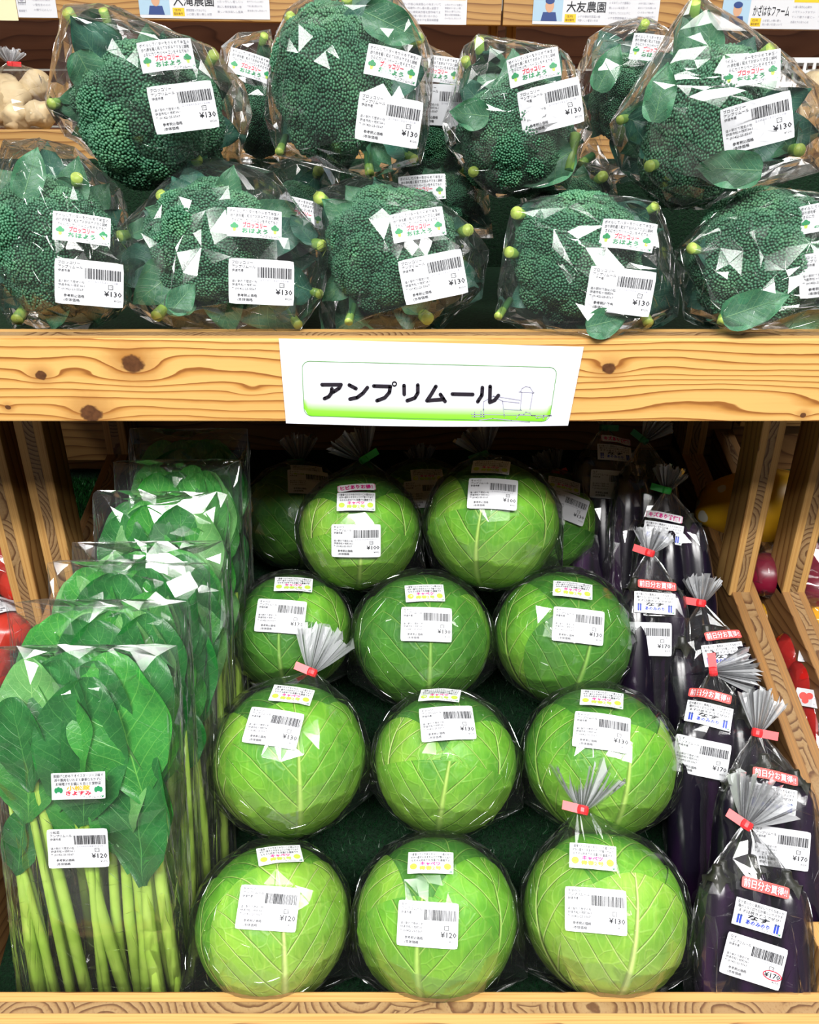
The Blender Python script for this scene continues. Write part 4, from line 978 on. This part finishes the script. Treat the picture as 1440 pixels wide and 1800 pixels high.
# ------------------------------------------------------------------ eggplants
def eggplant_mesh(seed, L=.19, Rm=.021):
    r = random.Random(seed); prof = [(0, .25), (.03, .55), (.10, .82), (.25, .93), (.5, 1.0), (.75, 1.0), (.9, .80), (.97, .48), (1.0, .06)]
    path = [(Rm * .35 * math.sin(2.4 * s + seed), Rm * .25 * math.sin(1.8 * s), -L * s) for s, _ in prof]
    V, Fc = tube(path, [Rm * q for _, q in prof], 18)
    a = bpy.data.meshes.new('eggplant'); a.from_pydata([v[:] for v in V], [], Fc); a.materials.append(EGG); a.polygons.foreach_set('use_smooth', np.ones(len(Fc), bool))
    V, Fc = [], []; n = 15
    for i, (s, q) in enumerate(((-.045, .20), (-.04, .23), (-.018, .24), (.0, .34), (.015, .52), (.032, .68))):
        for k in range(n):
            t = 2 * math.pi * k / n; lobe = (.035 * math.cos(5 * t / 1) if i == 5 else 0); V.append((Rm * q * 1.04 * math.cos(t), Rm * q * 1.04 * math.sin(t), -L * (s + lobe)))
    for i in range(5):
        for k in range(n): Fc.append([i * n + k, i * n + (k + 1) % n, (i + 1) * n + (k + 1) % n, (i + 1) * n + k])
    Fc.append(list(range(n - 1, -1, -1)))
    b = bpy.data.meshes.new('calyx'); b.from_pydata(V, [], Fc); b.materials.append(CALYX); b.polygons.foreach_set('use_smooth', np.ones(len(Fc), bool)); return a, b
EGGS = [eggplant_mesh(s) for s in range(3)]
EL = math.radians(60); EU, EN = Vector((0, math.cos(EL), math.sin(EL))), Vector((0, -math.sin(EL), math.cos(EL)))
def eggplant_bag(label, tx, ty, Z, tilt, wd, L, tail, tape, flag, stick_l, seed):
    """tie at pixel (tx, ty); tail (dx, dy, length, spread); stick_l: (design, name, px, py, deg)"""
    tie = at(tx, ty, Z); r = random.Random(seed); v, up, rt = view_dirs(tx, ty)
    U = (EU + Vector((1, 0, 0)) * math.tan(math.radians(tilt))).normalized(); X = U.cross(EN).normalized(); X = X if X.x > 0 else -X; Nn = X.cross(U); Nn = Nn if Nn.y < 0 else -Nn
    P = lambda x, y, z: tie + X * x - U * y + Nn * z
    bot = P(0, L + .03, 0); root = thing('eggplant_bag', bot, label, 'bagged eggplants', 'bags of eggplants down the right side')
    pts = [tie + (X * math.cos(k) + Nn * math.sin(k)) * .005 for k in range(6)]
    n = max(2, int(round(wd / .040)))
    for row in (0, 1):
        for k in range(n - row):
            x = (k - (n - row - 1) / 2) * (wd - .042) / max(1, n - 1); y0 = .030 + .010 * abs(x) / .03 + r.uniform(0, .01) + row * .01; z = .012 - row * .034
            top = P(x * .86, y0, z); b = P(x * 1.05, y0 + L - .02, z); yd = (top - b).normalized(); s = (top - b).length / .19
            me, cal = EGGS[r.randrange(3)]; M4 = frame_at(top, -Nn, yd) @ Matrix.Rotation(r.uniform(0, 6), 4, 'Z')
            e = place(me, 'eggplant', root, M4, (1, 1, s)); c = bpy.data.objects.new('calyx', cal); link(c, e)
            for q in (0.0, .05, .15, .3, .5, .75, .92, 1.02):
                R = .0225 * (.4 if q in (0.0, 1.02) else .8 if q in (.05,) else 1.0)
                for a in range(10): pts.append(top - yd * (q * .19 * s) + X * (R * math.cos(a * .628)) + Nn * (R * math.sin(a * .628)))
    pts += [P(-wd * .55, L * .75, -.01), P(wd * .55, L * .8, -.01), P(-wd * .5, L + .03, -.005), P(wd * .5, L + .03, -.005)]
    bm = hull(pts); bv = bvh_of(bm); film_from_hull('film_bag', bm, root, FILM, .0028, .024, seed)
    film_tail(root, tie, rt * tail[0] - up * tail[1], tail[2], tail[3], seed, tape, flag)
    for d, nm, x, y, deg in stick_l: stick(root, bv, nm, d, x, y, deg, flat=.45)
    return root
E_ = eggplant_bag; SR, SN, SPr, SK = (D_RED, 'sticker'), (D_EN, 'name_label'), (D_EP, 'price_label'), (D_PINK, 'sticker')
e = 'eggplant bag '
E_(e + 'with a pink-white sticker, shaded, at the back below the beam', 1062, 752, 1.21, 0, .11, .24, (.1, -1, .04, .02), TAPE_DARK, 1, [(*SK, 1084, 773, -6), (*SN, 1081, 796, -4), (*SPr, 1075, 852, -4)], 1)
E_(e + 'with glossy film and a dark green tape, at the back right corner', 1132, 774, 1.17, 2, .10, .24, (.6, -.8, .045, .02), TAPE_DARK, -1, [], 2)
E_(e + 'with a pink bargain sticker and a bright green tape', 1172, 862, 1.11, 0, .105, .24, (.25, -1, .034, .020), TAPE_GREEN, -1, [(*SK, 1168, 908, -12), (*SN, 1166, 936, -10)], 3)
E_(e + 'with red tape behind the green third-row cabbage, standing upright', 1142, 972, 1.05, 0, .095, .25, (.3, -1, .034, .022), TAPE_RED, -1, [(*SR, 1155, 1029, -4), (*SN, 1151, 1060, -3), (*SPr, 1137, 1123, -1)], 4)
E_(e + 'with red tape leaning on the right bin rim, fourth from the front', 1232, 1060, 1.03, -4, .115, .25, (.1, -1, .036, .022), TAPE_RED, -1, [(*SR, 1272, 1116, 10), (*SN, 1272, 1150, 8)], 5)
E_(e + 'with red tape and film swept to the right, third from the front', 1254, 1180, .965, 0, .110, .24, (1, -.15, .050, .022), TAPE_RED, -1, [(*SR, 1248, 1221, -10), (*SN, 1246, 1256, -9), (*SPr, 1234, 1332, -10)], 6)
E_(e + 'with red tape and upright tail against the right rim, second from the front', 1332, 1288, .915, -2, .120, .25, (.15, -1, .048, .022), TAPE_RED, 1, [(*SR, 1364, 1364, -8), (*SN, 1358, 1404, -8), (*SPr, 1372, 1490, -6)], 7)
E_(e + 'with a red-circled price, frontmost beside the pale cabbage', 1312, 1450, .86, 0, .125, .24, (.45, -.9, .052, .034), TAPE_RED, -1, [(*SR, 1346, 1560, -12), (*SN, 1334, 1612, -14), (D_EPC, 'price_label', 1324, 1688, -15)], 8)

# ------------------------------------------------------------------ neighbouring bins
def lump(c, r, seed, amp=.08, sq=(1, 1, .92)):
    q = Vector((seed * 3.1, seed, 0)); V = []
    for p in ICO2[0]:
        d = Vector(p); k = r * (1 + amp * noise.noise(d * 1.6 + q)); V.append((c[0] + d.x * k * sq[0], c[1] + d.y * k * sq[1], c[2] + d.z * k * sq[2]))
    return V, ICO2[1]
def produce_bag(name, label, cat, part, balls, mat, tail=None, group=None, tape=TAPE_RED, labels=(), pad=1.04, amp=.06, extra=(), film=FILM_FINE):
    cs = [(at(x, y, Z), r) for x, y, Z, r in balls]; lo = min(c.z - r for c, r in cs)
    root = thing(name, (sum(c.x for c, _ in cs) / len(cs), sum(c.y for c, _ in cs) / len(cs), lo), label, cat, group)
    pts = [at(*p) for p in extra]
    for k, (c, r) in enumerate(cs):
        V, Fc = lump(c, r, k + len(label), amp); mesh_obj(part, V, Fc, mat, root, None, True)
        pts += [c + Vector(p) * r * pad for p in fib(60)]
    if tail:
        tp = at(*tail[:3]); pts += [tp + Vector((math.cos(k), 0, math.sin(k))) * .006 for k in range(6)]
    bm = hull(pts); bv = bvh_of(bm); film_from_hull('film_bag', bm, root, film, .0025, .030, len(label) % 13)
    if tail: v, up, rt = view_dirs(*tail[:2]); film_tail(root, tp, rt * tail[3] - up * tail[4], tail[5], tail[6], 3, tape, 1)
    for nm, d, x, y, deg, sc in labels: stick(root, bv, nm, d, x, y, deg, scale=sc)
    return root
TOM = plain('tomato_skin', (0.50, 0.030, 0.014), 0.25); RONI = plain('red_onion_skin', (0.16, 0.006, 0.022), 0.3); PAP = plain('red_pepper_skin', (0.46, 0.012, 0.010), 0.22)
D_RN = Design(50, 28, r=1)
for dx, dy, q in ((-14, 2, 6), (-5, 3, 5.5), (-10, -5, 5)): D_RN.disc(dx, dy, q, 'salmon', 1)
D_RN.rect(2, 4, 20, 5, 'gray', 1); D_RN.rect(2, 0, 18, 1, 'gray', 1); D_RN.rect(2, -9, 20, -8, 'gray', 1)
D_T = price_label('', '150', '138', '2106005500150'); D_P = price_label('', '150', '138', '2106005500177')
produce_bag('tomato_bag', 'bag of red tomatoes with a price label, at the left edge in front', 'bagged tomatoes', 'tomato', [(12, 1112, 1.17, .034), (-60, 1120, 1.17, .036), (-20, 1175, 1.15, .034), (-75, 1055, 1.2, .034)], TOM, labels=[('price_label', D_T, 8, 1062, -2, 1.0)])
produce_bag('tomato_bag', 'bag of red tomatoes in shadow between the two left posts', 'bagged tomatoes', 'tomato', [(90, 1000, 1.27, .036), (10, 985, 1.27, .036), (40, 1030, 1.24, .034), (-60, 975, 1.28, .034)], TOM)
def yellow_pack():
    c = at(1345, 892, 1.25); root = thing('yellow_pack', (c.x, c.y, c.z - .06), 'round yellow printed pack with white dots behind the right post', 'yellow pack')
    m = Mat('dotted_yellow_wrap'); v = m.n('TexVoronoi', {'Vector': m.obj(), 'Scale': 24.0}).outputs['Distance']
    m.pbr(m.mix(m.sstep(v, .24, .20), (0.78, 0.42, 0.015), (0.85, 0.80, 0.66)), .3)
    V, Fc = lump(c, .105, 4, .10, (1, .6, .56)); mesh_obj('pack_wrap', V, Fc, m.m, root, None, True)
    t = at(1408, 835, 1.22); film_tail(root, t, Vector((.5, 0, 1)), .05, .03, 9, TAPE_RED, 1)
yellow_pack()
c = at(1400, 1078, 1.22)
produce_bag('red_onion_bag', 'bag of dark red onions under the yellow pack at the right edge', 'bagged red onions', 'red_onion', [(1345, 1010, 1.2, .034), (1400, 975, 1.22, .036), (1440, 1030, 1.2, .035), (1470, 985, 1.22, .035)], RONI, tail=None, extra=[(1330, 1045, 1.19), (1440, 940, 1.2)])
produce_bag('yellow_pepper_bag', 'small yellow pack between the red bags at the right edge', 'yellow pack', 'yellow_pepper', [(1390, 1082, 1.2, .030), (1450, 1085, 1.2, .032), (1350, 1085, 1.22, .026)], plain('yellow_skin', (0.72, 0.36, 0.012), .3))
produce_bag('red_pepper_bag', 'bag of bright red peppers with two labels at the right edge', 'bagged red peppers', 'red_pepper', [(1440, 1200, 1.1, .040), (1452, 1268, 1.08, .040), (1405, 1150, 1.14, .036), (1450, 1330, 1.06, .036), (1385, 1215, 1.13, .036)], PAP, labels=[('name_label', D_RN, 1440, 1112, -8, .8), ('price_label', D_P, 1440, 1150, -8, .8)])

# ------------------------------------------------------------------ display behind, with cards
back = thing('back_display', (0, 2.2, 0), 'dark brown wooden display behind the broccoli with an orange pine header board', 'display stand')
HZ = at_y(720, 42, 2.0).z; RL = -math.radians(.7)
for x0, x1 in ((-1.7, at_y(884, 30, 2.0).x - .002), (at_y(884, 30, 2.0).x + .002, 1.7)):
    o = box('header_board', x0, x1, 2.0, 2.03, HZ, HZ + .26, W[0], back); o.rotation_euler.y = -RL; o.location.z -= ((x0 + x1) / 2) * math.tan(-RL) if False else 0; o.location.z += (x0 + x1) / 2 * math.tan(RL)
for px in (866, 898):
    x = at_y(px, 60, 2.06).x; box('stud', x - .010, x + .010, 2.05, 2.08, 1.20, HZ + .02, W[2], back)
for k in range(4): box('back_plank', -1.7, 1.7, 2.45, 2.475, 1.02 + k * .135, 1.15 + k * .135, WB, back)
box('counter_board', -1.7, 1.7, 1.78, 2.45, 1.255, 1.278, W[0], back); box('front_rail', -1.7, 1.7, 1.745, 1.779, 1.20, 1.300, W[0], back)
for x in (-1.6, 1.56):
    for y in (1.8, 2.38): box('leg', x, x + .04, y, y + .04, 0, 1.254, W[2], back)
for x in (-1.69, 1.66): box('upright', x, x + .03, 2.031, 2.06, 1.279, HZ + .25, W[2], back)
MMP = 1.186
def card(label, px0, px1, ytop_px, ybot_px, kind, title=None, seed=0):
    w = (px1 - px0) * MMP; h = 120.0; d = Design(w, h, 'cream' if kind == 'blank' else 'paper', r=.5); r = random.Random(seed); L, Bm = -w / 2, -h / 2
    def lines(x0, x1, y0, n, dy, ink='gray', sz=5):
        for k in range(n):
            s = ''.join(r.choice('の野菜を作っていますお客様に美味しい安心') for _ in range(int((x1 - x0) / sz))); d.text(s, x0, y0 - k * dy, sz, ink, (x1 - x0) * r.uniform(.75, 1))
    if kind == 'photo':
        d.rect(L, Bm + 6, L + .235 * w, Bm + h, 'grayblue', 1); cx = L + .13 * w
        d.poly([(cx - 17, Bm + 6), (cx + 17, Bm + 6), (cx + 13, Bm + 22), (cx - 13, Bm + 22)], 'navy', 2); d.disc(cx, Bm + 33, 9, 'skin', 3, ry=12); d.disc(cx, Bm + 42, 9.6, 'navy', 4, ry=6)
        d.text(title, L + .265 * w, Bm + 24, 21, 'black', .31 * w, .01); d.rect(L + .255 * w, Bm + 4, L + .345 * w, Bm + 19, 'yellow', 1)
        d.text('住所', L + .27 * w, Bm + 13, 5, 'brown', .05 * w); d.text('電話番号', L + .262 * w, Bm + 6.5, 5, 'brown', .07 * w)
        lines(L + .36 * w, L + .56 * w, Bm + 13, 2, 7); lines(L + .60 * w, L + .80 * w, Bm + 38, 4, 9); lines(L + .83 * w, L + .98 * w, Bm + 38, 4, 8, 'gray', 4)
        d.rect(L + .60 * w, Bm + 48, L + .98 * w, Bm + 53, 'yellow', 1)
    elif kind == 'text':
        d.rect(L + 4, Bm + 44, L + w - 3, Bm + 52, 'yellow', 1); lines(L + 5, L + .62 * w, Bm + 34, 5, 7); lines(L + .68 * w, L + .96 * w, Bm + 34, 5, 6, 'gray', 4)
    elif kind == 'small':
        lines(L + 3, L + .3 * w, Bm + 22, 2, 12); lines(L + .42 * w, L + .9 * w, Bm + 30, 3, 9, 'gray'); d.frame(L + 4, Bm + 26, L + 20, Bm + 42, 1, 'black'); d.disc(L + 12, Bm + 33, 5, 'gray', 2)
    px = (px0 + px1) / 2; b = at_y(px, ybot_px, 1.9985); U = Vector((math.cos(RL), 0, math.sin(RL))); Vv = Vector((-math.sin(RL), 0, math.cos(RL))); cen = b + Vv * (h / 2000)
    o = print_mesh('farm_card', d, lambda u, v, l: cen + U * (u / 1000) + Vv * (v / 1000) + Vector((0, -1, 0)) * l, None, 6, 6)
    return tag(o, label, 'card', 'farm cards along the header board')
card('blank cream card at the left end of the header board', -20, 33, 0, 36, 'blank')
card('white card with small grey print near the left end of the header board', 33, 102, 0, 31, 'small', seed=1)
card('farm card with a portrait above the leftmost broccoli, lower half showing', 247, 475, 0, 33, 'photo', '大滝農園', 2)
card('white card with a yellow bar and small text right of the tall broccoli', 700, 820, 0, 43, 'text', seed=3)
card('farm card with a man in a dark cap, upper middle right', 935, 1156, 0, 44, 'photo', '大友農園', 4)
card('farm card at the upper right corner with a dark-clothed person', 1264, 1470, 0, 51, 'photo', 'かざはなファーム', 5)
TUB = Mat('tuber_skin'); TUB = TUB.pbr(TUB.mix(TUB.noise(TUB.obj(), 40.0), (0.50, 0.36, 0.18), (0.68, 0.56, 0.36)), .6)
produce_bag('tuber_bag', 'crumpled bag of pale knobbly tubers at the left edge behind the broccoli', 'bagged tubers', 'tuber', [(25, 172, 1.72, .032), (62, 150, 1.74, .030), (70, 200, 1.70, .030), (30, 205, 1.70, .030), (-10, 190, 1.7, .032), (5, 150, 1.74, .028)], TUB, tail=(18, 112, 1.72, -.1, -1, .03, .03), amp=.35, extra=[(88, 140, 1.74), (90, 215, 1.7)])
produce_bag('tuber_bag', 'loose pale tubers in film at the right edge, under the white basket', 'bagged tubers', 'tuber', [(1430, 150, 1.74, .030), (1455, 175, 1.72, .032), (1425, 200, 1.70, .026)], TUB, amp=.3)
def basket():
    c = at(1420, 140, 1.86); root = thing('plastic_basket', (c.x, c.y, c.z - .04), 'white slotted plastic basket at the right edge behind the broccoli', 'basket')
    m = plain('white_plastic', (0.80, 0.80, 0.78), .4); w, d_, h = .11, .09, .045
    for sx, sy, ex, ey, nm in ((0, -1, w, .002, 'side'), (0, 1, w, .002, 'side'), (-1, 0, .002, d_, 'side'), (1, 0, .002, d_, 'side')):
        x, y = c.x + sx * w, c.y + sy * d_
        V, Fc = [], []
        def bx(x0, x1, y0, y1, z0, z1):
            i = len(V); V.extend([(a, b, q) for a in (x0, x1) for b in (y0, y1) for q in (z0, z1)])
            Fc.extend([[i + q for q in f] for f in ((0, 1, 3, 2), (4, 6, 7, 5), (0, 4, 5, 1), (2, 3, 7, 6), (0, 2, 6, 4), (1, 5, 7, 3))])
        for z0, z1 in ((-.04, -.030), (-.012, -.006), (.010, .016), (.030, .040)): bx(x - ex, x + ex, y - ey, y + ey, c.z + z0, c.z + z1)
        for k in range(12):
            f = (k / 11 * 2 - 1)
            if ex > ey: bx(x + f * w - .003, x + f * w + .003, y - ey * .9, y + ey * .9, c.z - .035, c.z + .035)
            else: bx(x - ex * .9, x + ex * .9, y + f * d_ - .003, y + f * d_ + .003, c.z - .035, c.z + .035)
        mesh_obj('basket_side', V, Fc, m, root)
    box('basket_floor', c.x - w, c.x + w, c.y - d_, c.y + d_, c.z - .04, c.z - .037, m, root, None, 0)
basket()
